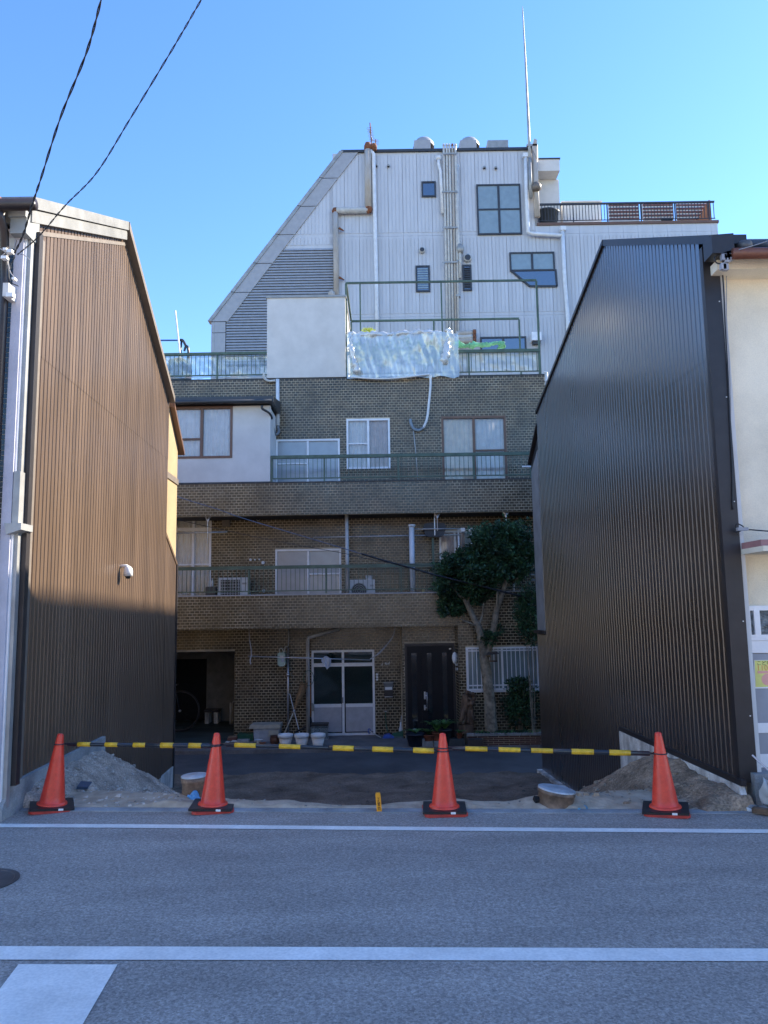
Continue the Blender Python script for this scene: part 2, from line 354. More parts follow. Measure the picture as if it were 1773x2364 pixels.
# sand colour on the bank near the road: mix by height and noise in the material
N = earth.copy(); N.name = 'lot_earth'; nodes = N.node_tree.nodes; Lk = N.node_tree.links
b = nodes['Principled BSDF']; old = b.inputs['Base Color'].links[0].from_socket
tc = nodes.new('ShaderNodeTexCoord'); sp = nodes.new('ShaderNodeSeparateXYZ'); Lk.new(tc.outputs['Object'], sp.inputs[0])
nz = nodes.new('ShaderNodeTexNoise'); nz.inputs['Scale'].default_value = 3; nz.inputs['Detail'].default_value = 6; Lk.new(tc.outputs['Object'], nz.inputs['Vector'])
ma = nodes.new('ShaderNodeMath'); ma.operation = 'MULTIPLY_ADD'; ma.inputs[1].default_value = .5; Lk.new(nz.outputs['Fac'], ma.inputs[0]); Lk.new(sp.outputs['Z'], ma.inputs[2])
mr = nodes.new('ShaderNodeMapRange'); mr.inputs['From Min'].default_value = -.35; mr.inputs['From Max'].default_value = .15; Lk.new(ma.outputs[0], mr.inputs['Value'])
n4 = nodes.new('ShaderNodeTexNoise'); n4.inputs['Scale'].default_value = 9; n4.inputs['Detail'].default_value = 5; Lk.new(tc.outputs['Object'], n4.inputs['Vector'])
rp = nodes.new('ShaderNodeValToRGB'); rp.color_ramp.elements[0].color = (.40,.31,.22,1); rp.color_ramp.elements[1].color = (.52,.42,.31,1)
rp.color_ramp.elements[0].position = .35; rp.color_ramp.elements[1].position = .65; Lk.new(n4.outputs['Fac'], rp.inputs[0])
mx = nodes.new('ShaderNodeMix'); mx.data_type = 'RGBA'; Lk.new(mr.outputs[0], mx.inputs['Factor']); Lk.new(old, mx.inputs['A']); Lk.new(rp.outputs[0], mx.inputs['B']); Lk.new(mx.outputs['Result'], b.inputs['Base Color'])
lot.data.materials[0] = N; struct(lot)
# soil heaps against the side walls
def heap(name, label, apex, sx, syf, syb, side, m_, seed):
    ax, ay, azz = apex
    def h(x, y):
        d = max(0, (x-ax)*side)/sx; e = (y-ay)/(syf if y < ay else syb)
        r = math.sqrt(d*d+e*e+.02)-.14
        return azz-(azz+1.35)*r+.06*fbm(x, y, 1.7, seed)+.035*fbm(x, y, 7, seed)
    mb = MB(); nu, nv = 90, 110
    def pt(u, v):
        y = 6.35+v*5.6; w = (lx(y)-.02) if side > 0 else (rx(y)+.02); x = w+side*u*3.0
        z = h(x, y); lo = lot_h(x, y)-.03
        if y < re_(x)+.12: z = min(z, .05); lo = -.2
        if y < re_(x)+.05: z = -.2
        return (x, y, max(z, lo-.05))
    mb.sheet(nu, nv, pt)
    o = tag(mb.build(name, m_, smooth=True), label, 'soil heap'); return o, h
hL, hLf = heap('soil_heap', 'grey gravelly soil heap sloping down from the bronze clad wall', (-3.36,8.75,.16), 1.75, 22, 2.6, 1, soil_grey, 5)
hR, hRf = heap('soil_heap', 'brown clumpy soil heap piled against the dark umber clad wall', (2.93,8.35,.15), 2.0, 22, 2.0, -1, soil_brown, 21)
def stones(n, hf, xa, xb, ya, yb, smin, smax, seed, m_, name):
    rd = random.Random(seed); mb = MB()
    for i in range(n):
        x = rd.uniform(xa, xb); y = rd.uniform(ya, yb); z = max(hf(x, y), lot_h(x, y)); s = rd.uniform(smin, smax)*(.6+.8*rd.random()**3)
        if x < lx(y)+.04 or x > rx(y)-.04 or z < -.9 or y < re_(x)+.14: continue
        pts = []
        for dx, dy, dz in ((-1,-.7,-.3),(1,-.8,-.3),(.8,.9,-.3),(-.9,.8,-.3),(-.6,-.5,.6),(.7,-.4,.5),(.5,.6,.7),(-.5,.5,.45)):
            pts.append((x+s*dx*rd.uniform(.6,1.2), y+s*dy*rd.uniform(.6,1.2), z+s*dz*rd.uniform(.5,1.1)))
        nn = len(mb.v); mb.v += pts; mb.f += [tuple(nn+k for k in f) for f in ((0,1,5,4),(1,2,6,5),(2,3,7,6),(3,0,4,7),(4,5,6,7))]; mb.t += [rd.random()]*5
    return stuff(tag(mb.build(name, m_), 'loose stones and rubble chips scattered over the '+name.replace('_',' '), 'rubble'))
r1 = stones(900, hLf, -3.3, -1.2, 6.85, 9.6, .008, .026, 3, mat('pale_rubble', (.46,.41,.35), .9, var=.3, scale=9), 'grey_rubble'); r1['label'] = 'pale rubble chips scattered on the grey soil heap'
r2 = stones(420, hRf, 1.0, 2.95, 6.75, 9.6, .009, .032, 4, mat('rubble_tan', (.36,.27,.18), .9, var=.3, scale=9), 'tan_rubble'); r2['label'] = 'tan earth clods and chips on the brown soil heap'
r3 = stones(150, lambda x, y: -9, -2.6, 2.4, 6.75, 7.3, .006, .016, 8, rubble_m, 'verge_gravel'); r3['label'] = 'small gravel along the sandy road verge'
r3b = MB(); rd = random.Random(31)
for i in range(160):
    x, y = rd.uniform(-3, 2.6), rd.uniform(10.2, 13.4); z = lot_h(x, y); s = .010+.022*rd.random()**3
    r3b.lathe((x,y,z-.01),[(s*1.1,0),(s*.9,s*.7),(s*.3,s)],6)
stuff(tag(r3b.build('lot_gravel', mat('dull_stone', (.15,.125,.10), .9, var=.3, scale=3)), 'broken stones strewn over the dark lot floor', 'rubble'))
# torn black edge of the lane asphalt along the lot
m = MB(); rd = random.Random(12); ed = []
for i in range(61):
    x = -3.6+i*.12; ed.append((x, 13.62-.10*abs(fbm(x, 1, 2.5))-.05*rd.random()+(.22 if x < -2.6 else 0)*rd.random()))
for a, b in zip(ed, ed[1:]):
    m.quad((a[0],a[1],ZL+.012),(b[0],b[1],ZL+.012),(b[0],13.9,ZL+.004),(a[0],13.9,ZL+.004)); m.quad((a[0],a[1],-1.35),(b[0],b[1],-1.35),(b[0],b[1],ZL+.012),(a[0],a[1],ZL+.012))
struct(m.build('lane_edge', asphalt_old))
# neighbours out of the picture: the row goes on, and the block whose roof edge shades the lot
def plain_house(name, label, x0, x1, y0, y1, zt, wall_m, rise, front, nwin):
    t = thing(name, label, 'building', ((x0+x1)/2, (y0+y1)/2, 0))
    ym = (y0+y1)/2
    m = MB(); poly = [(y0,-1.25),(y0,zt),(ym,zt+rise),(y1,zt),(y1,-1.25)] if rise else [(y0,-1.25),(y0,zt),(y1,zt),(y1,-1.25)]
    m.prism(poly, x0, x1, lambda p, y: (y, p[0], p[1])); m.build('wall', wall_m, t)
    if rise:
        r = MB()
        for s, ya in ((1, y0-.35), (-1, y1+.35)):
            za = zt-.35*rise/(ym-y0); r.beam
            r.quad((x0-.2,ya,za+.12),(x1+.2,ya,za+.12),(x1+.2,ym,zt+rise+.12),(x0-.2,ym,zt+rise+.12)); r.quad((x0-.2,ya,za+.02),(x1+.2,ya,za+.02),(x1+.2,ym,zt+rise+.02),(x0-.2,ym,zt+rise+.02))
            r.quad((x0-.2,ya,za+.02),(x1+.2,ya,za+.02),(x1+.2,ya,za+.12),(x0-.2,ya,za+.12))
        r.build('roof', roof_t, t)
    else: MB().box(x0-.1,x1+.1,y0-.1,y1+.1,zt,zt+.25).build('coping', concrete, t)
    yf = y1 if front > 0 else y0
    for k in range(nwin):
        for z in ((.9,3.6) if zt < 9 else (.9,3.6,6.4,9.2)):
            cx = x0+(x1-x0)*(k+.5)/nwin; w = MB(); w.box(cx-.8,cx+.8,yf-.04,yf+.04,z,z+1.2); p = w.build('window', white_al, t)
            MB().box(cx-.72,cx+.72,yf-.05,yf+.05,z+.08,z+1.12).build('pane', skyg, p)
    return t
plain_house('row_house', 'cream row house next along the street beyond the umber one', 6.6, 17, 6.6, 13, 5.0, plaster_c, 1.3, -1, 4)
plain_house('apartment_block', 'tall flat roofed apartment block beyond the row houses', 14.0, 26, 15.6, 26.4, 13.47, plaster_l, 0, -1, 4)
plain_house('row_house', 'lilac grey house behind the bronze clad one beside the lane', -16, -6.9, 14.3, 24, 5.8, plaster_g, 1.2, -1, 3)
plain_house('row_house', 'cream two storey house across the street with dark roof', -16, -6.2, -17, -10.2, 5.4, plaster_c, 1.4, 1, 3)
plain_house('row_house', 'white two storey house across the street facing the gap', -6, 3.8, -17.5, -10.4, 6.0, plaster_l, 1.5, 1, 3)
plain_house('row_house', 'lilac grey two storey house across the street facing the umber one', 4, 14, -17, -10.3, 5.2, plaster_g, 1.4, 1, 3)

# ================================================================== SIDE HOUSES
def clad(name, parent, wx, side, ya, yb, zb, zt, m_, off=0.0, pitch=.0885):
    prof = []; y = ya; d = .012
    while y < yb:
        for dy, o in ((0, d), (.066, d), (.071, 0), (.0835, 0)): prof.append((min(y+dy, yb), o))
        y += pitch
    prof.append((yb, d)); mb = MB()
    for (a, oa), (b, ob) in zip(prof, prof[1:]):
        if b-a < 1e-6: continue
        A = (wx(a)+side*(oa+off), a); B = (wx(b)+side*(ob+off), b)
        mb.quad((*A, zb(a)), (*B, zb(b)), (*B, zt(b)), (*A, zt(a)))
    return mb.build(name, m_, parent)
def house_body(parent, wx, poly, xo, m_, name='wall'):
    mb = MB(); n = len(poly)
    mb.v += [(wx(y)+0, y, z) for y, z in poly]+[(xo, y, z) for y, z in poly]
    mb.f.append(tuple(range(n))); mb.f.append(tuple(range(2*n-1, n-1, -1)))
    for i in range(n): j = (i+1) % n; mb.f.append((i, n+i, n+j, j))
    mb.t += [0]*(n+2); return mb.build(name, m_, parent)
def strip_along(parent, name, wx, side, pts, h, proud, back, m_, drop=0):   # board following the roof line on a side wall
    mb = MB()
    for (ya, za), (yb, zb) in zip(pts, pts[1:]):
        P = []
        for y, z in ((ya, za), (yb, zb)):
            for o, dz in ((-back, -drop-h), (proud, -drop-h), (proud, -drop), (-back, -drop)): P.append((wx(y)+side*o, y, z+dz))
        n = len(mb.v); mb.v += P
        for f in ((0,1,2,3),(7,6,5,4),(0,4,5,1),(1,5,6,2),(2,6,7,3),(3,7,4,0)): mb.f.append(tuple(n+i for i in f)); mb.t.append(0)
    return mb.build(name, m_, parent)
def lerp_line(pts):
    def f(y):
        for (a, za), (b, zb) in zip(pts, pts[1:]):
            if y <= b: return za+(zb-za)*(y-a)/(b-a)
        return pts[-1][1]
    return f
# ---- left house
LH = thing('house', 'two storey house with sunlit bronze corrugated steel side wall', 'house', (-3.3, 6.8, 0))
Ltop = [(6.62,5.33),(9.60,6.68),(12.30,5.20)]; lt = lerp_line(Ltop)
house_body(LH, lambda y: lx(y)-.02, [(6.80,-1.25),(6.80,5.32),(9.60,6.62),(12.15,5.24),(12.15,-1.25)], -9.5, plaster_g, 'wall')
LEND = 12.12; SE = 4.16
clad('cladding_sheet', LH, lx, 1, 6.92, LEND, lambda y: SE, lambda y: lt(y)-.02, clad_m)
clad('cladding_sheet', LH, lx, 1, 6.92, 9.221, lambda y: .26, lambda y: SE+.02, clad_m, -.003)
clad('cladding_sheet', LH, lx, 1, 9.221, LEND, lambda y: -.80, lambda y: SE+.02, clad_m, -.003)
strip_along(LH, 'rake_board', lx, 1, [(6.55,5.50),(9.42,6.79)], .115, .10, .3, rake_g)
strip_along(LH, 'rake_board', lx, 1, [(6.60,5.515),(9.44,6.79)], .12, .075, .3, rake_g, .117)
strip_along(LH, 'rake_board', lx, 1, [(9.423,6.79),(12.10,5.20)], .10, .11, .3, trim_lt)
strip_along(LH, 'soffit_strip', lx, 1, [(6.75,5.355),(9.58,6.66),(12.10,5.26)], .04, .05, .2, trim_br, -.03)
strip_along(LH, 'edge_trim', lx, 1, [(6.87,5.335),(9.54,6.565)], .045, .022, .02, trim_lt)
MB().box(lx(6.9)-.05, lx(6.9)+.022, 6.805, 7.02, .26, 5.30).build('corner_trim', trim_lt, LH)
MB().box(lx(6.83)-.03, -3.172, 6.727, 6.800, .26, 5.25).build('corner_strip', trim_br, LH)
m = MB()
for a, b in ((6.35,9.85),): m.quad((-9.8,6.4,5.38),(lx(6.4)+.02,6.4,5.38),(lx(9.5)+.02,9.5,6.76),(-9.8,9.5,6.76)); m.quad((-9.8,12.1,5.17),(lx(12.1)+.02,12.1,5.17),(lx(9.5)+.02,9.5,6.76),(-9.8,9.5,6.76))
m.build('roof', roof_t, LH)
fy = 6.74
g1 = W('b1',75,385,6.42); g2 = W('b1',455,395,6.42)
gt = MB().tube([(-9.5,6.42,g1.z),(g2.x,6.42,g2.z)],.055,10); gu = gt.build('gutter', brown_p, LH, True)
for x in (-3.42, -4.1): MB().tube([(x,6.42,g1.z),(x+.03,6.42,g1.z)],.06,10).build('gutter_band', copper_p, gu)
MB().tube([W('b1',10,420,6.45),W('b1',15,600,6.45),W('b1',60,760,6.55),W('b1',60,1400,6.6),(W('b1',40,2212,6.6).x-.02,6.6,.1)],.04,8).build('downpipe', brown_p, LH, True)
cap_m = mat('bracket_grey', (.27,.28,.27), .6, var=.06)
a = R('b1',105,460,325,545,6.5); MB().box(a[0],a[1],6.50,6.78,a[2],a[3]).build('bracket_cap', cap_m, LH)
a = R('b1',135,548,335,762,6.53); MB().box(a[0],a[1],6.53,6.78,a[2],a[3]).build('bracket_cap', cap_m, LH)
xp0, xp1 = WX('d1',62,6.62,100), WX('d1',185,6.62,100)
MB().box(xp0,xp1,6.62,6.79,.05,W('b1',190,762,6.62).z).build('pilaster', plaster_g, LH)
xq0, xq1 = WX('d1',186,6.66,100)+.005, WX('d1',300,6.66,100)-.01
pz = W('b1',280,770,6.66).z
MB().box(xq0+.03,xq1+.0,6.66,6.722,.10,pz).build('square_downpipe', galv, LH)
MB().box(xp1+.001,xp1+.016,6.64,6.78,.10,pz).build('edge_bead', white_al, LH)
a = W('d1',175,480,6.6); b = W('d1',300,1140,6.6)
MB().box(a.x-.01,xq1+.012,6.625,6.723,b.z,a.z).build('pipe_cover', galv, LH)
mb = MB(); c0 = W('d1',60,1150,6.58); c1 = W('d1',270,1290,6.58)
mb.prism([(c0.x-.0,c0.z),(c1.x,c0.z),(c1.x,c1.z+.04),(c0.x+.02,c1.z)],6.57,6.795); mb.build('flashing', galv, LH)
MB().box(-9.5,xp0-.002,6.745,6.79,.1,5.2).build('front_wall', grout_w, LH)
mb = MB(); rd = random.Random(2); zz = .3
while zz < 5.1:
    x = xp0-.004
    for k in range(6):
        if zz > 2.2: mb.box(x-.044,x-.002,6.737,6.75,zz,zz+.042,rd.random())
        x -= .048
    zz += .048
stuff(mb.build('wall_tiles', dark_tile, LH, tint=True))
MB().box(-9.5,xp0-.05,6.70,6.755,.1,2.1).build('shutter', plaster_g, LH)
# concrete footing and rear annex of the left house
mb = MB().prism([(6.60,-.4),(6.60,.10),(6.75,.27),(9.25,.27),(9.25,-1.0),(8.4,-1.0)], 0, .05, lambda p, y: (lx(p[0])+y+(.0), p[0], p[1])); mb.build('footing', concrete, LH)
mb = MB().prism([(12.02,-1.3),(12.02,-.80),(13.0,-.80),(13.0,-1.3)], 0, .04, lambda p, y: (lx(p[0])-.04+y, p[0], p[1])); mb.build('footing', concrete_d, LH)
an = lambda y: lx(y)-.03
house_body(LH, an, [(12.16,-1.2),(12.16,5.25),(12.95,4.55),(12.95,-1.2)], -8, plaster_a, 'annex_wall')
clad('cladding_sheet', LH, an, 1, 12.13, 12.93, lambda y: -.8, lambda y: 2.98-.55*(y-12.13), clad_m, .004)
strip_along(LH, 'annex_trim', an, 1, [(12.13,3.0),(12.97,2.54)], .06, .03, .0, clad_m)
strip_along(LH, 'annex_eave', an, 1, [(12.3,5.15),(13.1,4.50)], .07, .09, .1, brown_al)
strip_along(LH, 'annex_band', an, 1, [(12.17,3.98),(12.97,3.98)], .10, .02, .0, trim_lt)
MB().box(an(12.95)-.03,an(12.95)+.035,12.935,12.99,-1.2,2.52).build('corner_trim', trim_br, LH)
# wall camera
p = OW('b2',872,378,XL,YL)
C = thing('security_camera', 'white dome security camera bracketed to the bronze clad wall', 'camera', p)
MB().tube([p+Vector((.0,0,.07)), p+Vector((.09,0,.07)), p+Vector((.11,0,.055))],.022,10).build('bracket', white_p, C, True)
MB().lathe(p+Vector((.11,0,-.06)), [(.058,0),(.058,.06),(.05,.10),(.03,.125),(.0,.13)],20).build('housing', white_p, C, True)
MB().lathe(p+Vector((.11,0,-.095)), [(.0,0),(.025,.005),(.038,.035)],16).build('lens_dome', blackp, C, True)
# ---- right house
RH = thing('house', 'two storey house with umber corrugated side wall and cream front', 'house', (3.1, 6.7, 0))
Rtop = [(6.66,5.02),(9.28,6.31),(13.05,5.14)]; rtp = lerp_line(Rtop)
house_body(RH, lambda y: rx(y)+.02, [(6.78,-1.25),(6.78,4.98),(9.28,6.22),(13.0,5.06),(13.0,-1.25)], 6.5, plaster_c, 'wall')
REND = 13.14
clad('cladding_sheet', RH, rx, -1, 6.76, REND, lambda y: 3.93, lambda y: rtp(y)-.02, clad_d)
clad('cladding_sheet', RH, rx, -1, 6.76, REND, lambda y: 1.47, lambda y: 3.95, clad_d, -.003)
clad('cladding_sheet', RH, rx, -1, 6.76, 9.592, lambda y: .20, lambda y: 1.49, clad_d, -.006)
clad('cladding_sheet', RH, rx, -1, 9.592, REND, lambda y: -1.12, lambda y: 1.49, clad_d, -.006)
strip_along(RH, 'rake_board', rx, -1, [(6.50,5.00),(9.26,6.36)], .085, .035, .3, trim_br)
strip_along(RH, 'rake_board', rx, -1, [(9.263,6.36),(13.12,5.13)], .055, .040, .3, trim_br)
a = W('c4',1270,712,6.45); b = W('c4',1418,700,6.45)
mb = MB().prism([(a.x,a.z-.17),(b.x,b.z-.19),(b.x,b.z),(a.x,a.z-.0)],6.42,6.60); mb.build('barge_cap', trim_br, RH)
xt0 = rx(6.7)-.012; xt1 = WX('b3',1408,6.7,0); xb1 = xt1
MB().box(xt0-.005,xt0+.145,6.69,6.757,.20,4.98).build('corner_trim', trim_br, RH)
for z in (4.45,3.55,2.6,1.55,.75): MB().lathe((xt0+.12,6.688,z),[(0,-.004),(.006,-.004),(.006,.004),(0,.004)],8,False).build('screw', white_p, RH)
MB().box(xt0+.147,xt0+.185,6.70,6.775,.12,4.9).build('edge_strip', plaster_l, RH)
strip_along(RH, 'base_flashing', rx, -1, [(6.62,.235),(9.58,.235)], .05, .045, .0, trim_br)
m = MB(); m.quad((rx(6.4)+.05,6.42,4.82),(6.6,6.42,4.82),(6.6,9.26,6.26),(rx(9.26)+.05,9.26,6.26)); m.quad((rx(13.1)+.05,13.1,5.08),(6.6,13.1,5.08),(6.6,9.26,6.26),(rx(9.26)+.05,9.26,6.26)); m.build('roof', roof_t, RH)
gz_ = W('b4',440,235,6.40)
gu = MB().tube([(W('b4',325,225,6.40).x,6.40,gz_.z),(6.6,6.40,gz_.z)],.05,10).build('gutter', copper_p, RH, True)
for i in range(9):
    x = W('b4',340,180,6.45).x+i*.27+.1; MB().tube([(x,6.42,4.86),(x,8.0,4.86+.80)],.045,10).build('roof_tile', roof_t, RH, True)
a = W('b4',200,230,6.62); MB().box(a.x,6.5,6.55,6.79,W('b4',400,355,6.62).z,W('b4',400,295,6.62).z).build('eave_moulding', plaster_c, RH)
# front: canopy, window, door, poster
cy = 6.30; a = W('b3',1425,125,cy); b = W('b3',1550,185,cy)
mb = MB(); z0 = W('b3',1500,228,cy).z; z1 = W('b3',1500,182,cy).z
mb.prism([(xt0+.15,z0+.01),(6.3,z0),(6.3,z1),(xt0+.15,z1)],cy,6.775); cnp = mb.build('canopy', plaster_c, RH)
mb = MB(); mb.prism([(xt0+.16,z1+.001),(6.3,z1+.001),(6.3,z1+.06),(xt0+.16,z1+.055)],cy+.05,6.77); mb.build('canopy_top', canopy_m, cnp)
x0 = xt0+.187
wz0, wz1 = W('b5',400,640,6.74).z, W('b5',400,375,6.74).z
mb = MB(); mb.box(x0,5.5,6.735,6.80,wz1-.03,wz1+.012); mb.box(x0,5.5,6.735,6.80,wz0-.02,wz0+.03)
xm = W('b5',455,500,6.74).x; mb.box(xm-.02,xm+.03,6.732,6.80,wz0+.03,wz1-.03); mb.box(x0,x0+.02,6.735,6.8,wz0+.03,wz1-.03)
wn = mb.build('window', white_al, RH)
pat = mat('figured_glass', (.10,.115,.12), .12, var=.5, scale=22, bump=1.0, bscale=45, spec=.8)
MB().box(x0+.02,xm-.02,6.755,6.765,wz0+.03,wz1-.03).build('pane', pat, wn); MB().box(xm+.03,4.3,6.750,6.760,wz0+.03,wz1-.03).build('pane', pat, wn)
MB().box(x0,5.5,6.742,6.8,W('b5',450,765,6.74).z,wz0-.022).build('transom', white_al, RH)
dz1 = W('b5',450,768,6.74).z; rz1, rz0 = W('b5',450,1362,6.74).z, W('b5',450,1445,6.74).z; bz = W('b5',480,1760,6.74).z
dr = MB().box(x0,5.5,6.745,6.80,.15,dz1-.003).build('door', grey_door, RH)
MB().box(x0+.01,5.5,6.735,6.75,rz0,rz1).build('door_rail', white_al, dr); MB().box(x0+.01,5.5,6.735,6.75,bz+.02,bz+.13).build('door_rail', white_al, dr)
mb = MB(); mb.box(x0-.1,5.5,6.62,6.80,-.05,bz-.01); mb.build('door_sill', concrete, RH)
pa = W('s2',405,445,6.73); pb = W('s2',480,1655,6.73); pw = .27
po = thing('poster', 'yellow child safety poster taped to the grey door', 'poster', (pa.x, 6.735, pa.z))
MB().prism([(pb.x-.012,pb.z),(pa.x+pw+.012,pb.z),(pa.x+pw,pa.z),(pa.x,pa.z)],6.738,6.742).build('margin', white_p, po)
MB().prism([(pb.x-.002,pb.z+.013),(pa.x+pw,pb.z+.013),(pa.x+pw-.004,pa.z-.004),(pa.x+.004,pa.z-.004)],6.7365,6.7378).build('sheet', poster_m, po)
t1 = W('s2',500,645,6.7355); text('こども', 'lettering', .042, ink_g, po, (t1.x,6.7355,t1.z))
t2 = W('s2',495,885,6.7355); text('110', 'lettering', .066, ink_o, po, (t2.x,6.7355,t2.z))
t3 = W('s2',540,1010,6.7355); MB().box(t3.x,t3.x+.20,6.734,6.7362,t3.z,t3.z+.022).build('banner', pink, po)
c = W('s2',800,1270,6.7355); MB().prism([(c.x+.03+.05*math.cos(i*.314),c.z+.05*math.sin(i*.314)) for i in range(20)],6.735,6.7362).build('printed_disc', pink, po)
# footing and rear annex of the right house
mb = MB().prism([(6.52,-.3),(6.52,.02),(6.60,.06),(6.66,.185),(9.58,.185),(9.58,-1.1),(8.3,-1.1)], 0, .05, lambda p, y: (rx(p[0])-y, p[0], p[1])); mb.build('footing', concrete_d, RH)
mb = MB().prism([(10.6,-1.35),(10.6,-1.0),(13.9,-1.13),(13.9,-1.35)], 0, .09, lambda p, y: (rx(p[0])-y+.01, p[0], p[1])); mb.build('footing', concrete_d, RH)
ar = lambda y: rx(y)+.02
house_body(RH, ar, [(13.02,-1.2),(13.02,4.85),(13.85,4.3),(13.85,-1.2)], 6, trim_br, 'annex_wall')
clad('cladding_sheet', RH, ar, -1, 13.15, 13.85, lambda y: -1.12, lambda y: 1.22, clad_d, .004)
mb = MB(); mb.prism([(13.22,1.30),(13.22,4.45),(13.72,4.15),(13.72,1.30)], 0, .03, lambda p, y: (ar(p[0])-y, p[0], p[1])); mb.build('annex_panel', galv, RH)
strip_along(RH, 'annex_sill', ar, -1, [(13.15,1.29),(13.92,1.29)], .05, .06, .0, trim_br)
strip_along(RH, 'annex_eave', ar, -1, [(13.15,4.92),(13.9,4.36)], .05, .05, .2, trim_br)
# wooden planter and debris by the right door
p = G('d3',620,1850,.02)
pl = thing('planter_box', 'weathered wooden planter box of dry plants beside the grey door', 'planter', (3.3,6.3,0))
for i, (xa, ya, xb, yb) in enumerate(((3.15,6.42,3.21,6.18),(3.21,6.18,4.0,6.12),(3.15,6.42,4.0,6.48),(4.0,6.12,4.0,6.48))):
    MB().beam((xa,ya,.16),(xb,yb,.16),.02,.20).build('side_board', mat('weathered_board_%d' % i, (.30,.24,.16), .85, var=.2), pl)
MB().box(3.17,3.98,6.2,6.44,.08,.22).build('soil', soil_brown, pl)
MB().beam((2.98,6.50,.03),(3.4,6.12,.03),.07,.04).build('base_board', wood_m, pl)
mb = MB(); rd = random.Random(5)
for i in range(180):
    a = Vector((rd.uniform(3.19,3.95),rd.uniform(6.2,6.42),.22)); d = Vector((rd.gauss(0,.4),rd.gauss(0,.4),1)).normalized()*rd.uniform(.04,.16); s = Vector((rd.gauss(0,1),rd.gauss(0,1),0)).normalized()*.012
    mb.quad(a-s,a+s,a+d+s*.4,a+d-s*.4,rd.random())
stuff(mb.build('dry_leaves', mat('dry_leaf', (.20,.13,.08), .8, var=.4, tint=.5), pl))
tag(MB().tube([W('d3',400,880,6.55),W('d3',720,1180,6.4)],.008,6).build('metal_rod', steel), 'thin metal rod leaning on the wooden planter box', 'rod')
mb = MB(); bp = Vector((3.27,6.55,.2))
mb.sheet(14,10,lambda u,v:(3.07+u*.18,6.52+.05*math.sin(u*9+v*5),.06+.23*v*(1-.5*u)+.03*noise.noise(Vector((u*6,v*6,1)))))
tag(mb.build('plastic_bag', film_w, smooth=True), 'crumpled clear plastic bag beside the wooden planter', 'bag')
for i, (x, y, s) in enumerate(((2.93,6.60,.05),(3.0,6.58,.06),(3.09,6.55,.05))):
    mb = MB(); rd = random.Random(i)
    mb.lathe((x,y,-.02),[(s*rd.uniform(.8,1),0),(s*1.05,s*.5),(s*.8,s*1.1),(s*.3,s*1.3)],7)
    tag(mb.build('broken_stone', concrete), ('small broken stone below the brown corner trim','larger broken stone between corner trim and planter','broken stone touching the planter base board')[i], 'stone')

# ================================================================== REAR BUILDING
YW, YF, YD = 18.0, 17.0, 17.45
RB = thing('apartment_building', 'three storey building faced in brown glazed tiles with balconies', 'building', (-1, YW, ZA))
XB0, XB1 = -6.6, WX('c6',1588,YW,500)
zTop = W('c6',800,398,YW).z
p3t, p3b = W('c6',700,1195,YF).z, W('c6',700,1440,YF).z
p2t, p2b = W('c7',800,415,YF).z, W('c7',800,672,YF).z
FL2, FL3 = p2t-.20, p3t-.20
def wall_holes(mb, x0, x1, z0, z1, holes, Y, th):
    hs = [(max(a,x0), min(b,x1), max(c,z0), min(d,z1)) for a, b, c, d in holes]
    X = sorted({x0, x1, *[h[0] for h in hs], *[h[1] for h in hs]}); Z = sorted({z0, z1, *[h[2] for h in hs], *[h[3] for h in hs]})
    for xa, xb in zip(X, X[1:]):
        for za, zb in zip(Z, Z[1:]):
            cx, cz = (xa+xb)/2, (za+zb)/2
            if any(h[0] < cx < h[1] and h[2] < cz < h[3] for h in hs): continue
            mb.quad((xa,Y,za),(xb,Y,za),(xb,Y,zb),(xa,Y,zb)); mb.quad((xa,Y+th,zb),(xb,Y+th,zb),(xb,Y+th,za),(xa,Y+th,za))
    for a, b, c, d in hs+[(x0,x1,z0,z1)]:
        mb.quad((a,Y,c),(a,Y+th,c),(a,Y+th,d),(a,Y,d)); mb.quad((b,Y,c),(b,Y+th,c),(b,Y+th,d),(b,Y,d))
        mb.quad((a,Y,c),(b,Y,c),(b,Y+th,c),(a,Y+th,c)); mb.quad((a,Y,d),(b,Y,d),(b,Y+th,d),(a,Y+th,d))
    return mb
TP, TQ = .106, .0622                    # tile pitch
tile_rest = MB(); tile_front = []
trd = random.Random(11)
def tiles(x0, x1, z0, z1, holes, Y, keep=False, soldier=()):
    row = 0; z = z1
    gj = .0125
    while z > z0+.02:
        za, zb = max(z0, z-TQ+gj), z
        x = x0-(TP/2 if row % 2 else 0)
        while x < x1:
            a, b = max(x, x0), min(x+TP-gj, x1)
            for ha, hb, hc, hd in holes:
                if za < hd and zb > hc:
                    if a < ha < b and ha-a > .02: b = ha-.004
                    elif a < hb < b and b-hb > .02: a = hb+.004
            cx, cz = (a+b)/2, (za+zb)/2
            if b-a > .015 and not any(h[0] < cx < h[1] and za < h[3]-.01 and zb > h[2]+.01 for h in holes):
                t = trd.random()
                if trd.random() < .12: t = trd.random()*.25
                pr = .006+trd.uniform(-.0015,.0015)
                if keep: tile_front.append((a, b, za, zb, Y, t))
                else: tile_rest.box(a, b, Y-pr, Y+.002, za, zb, t, False)
            x += TP
        z -= TQ; row += 1
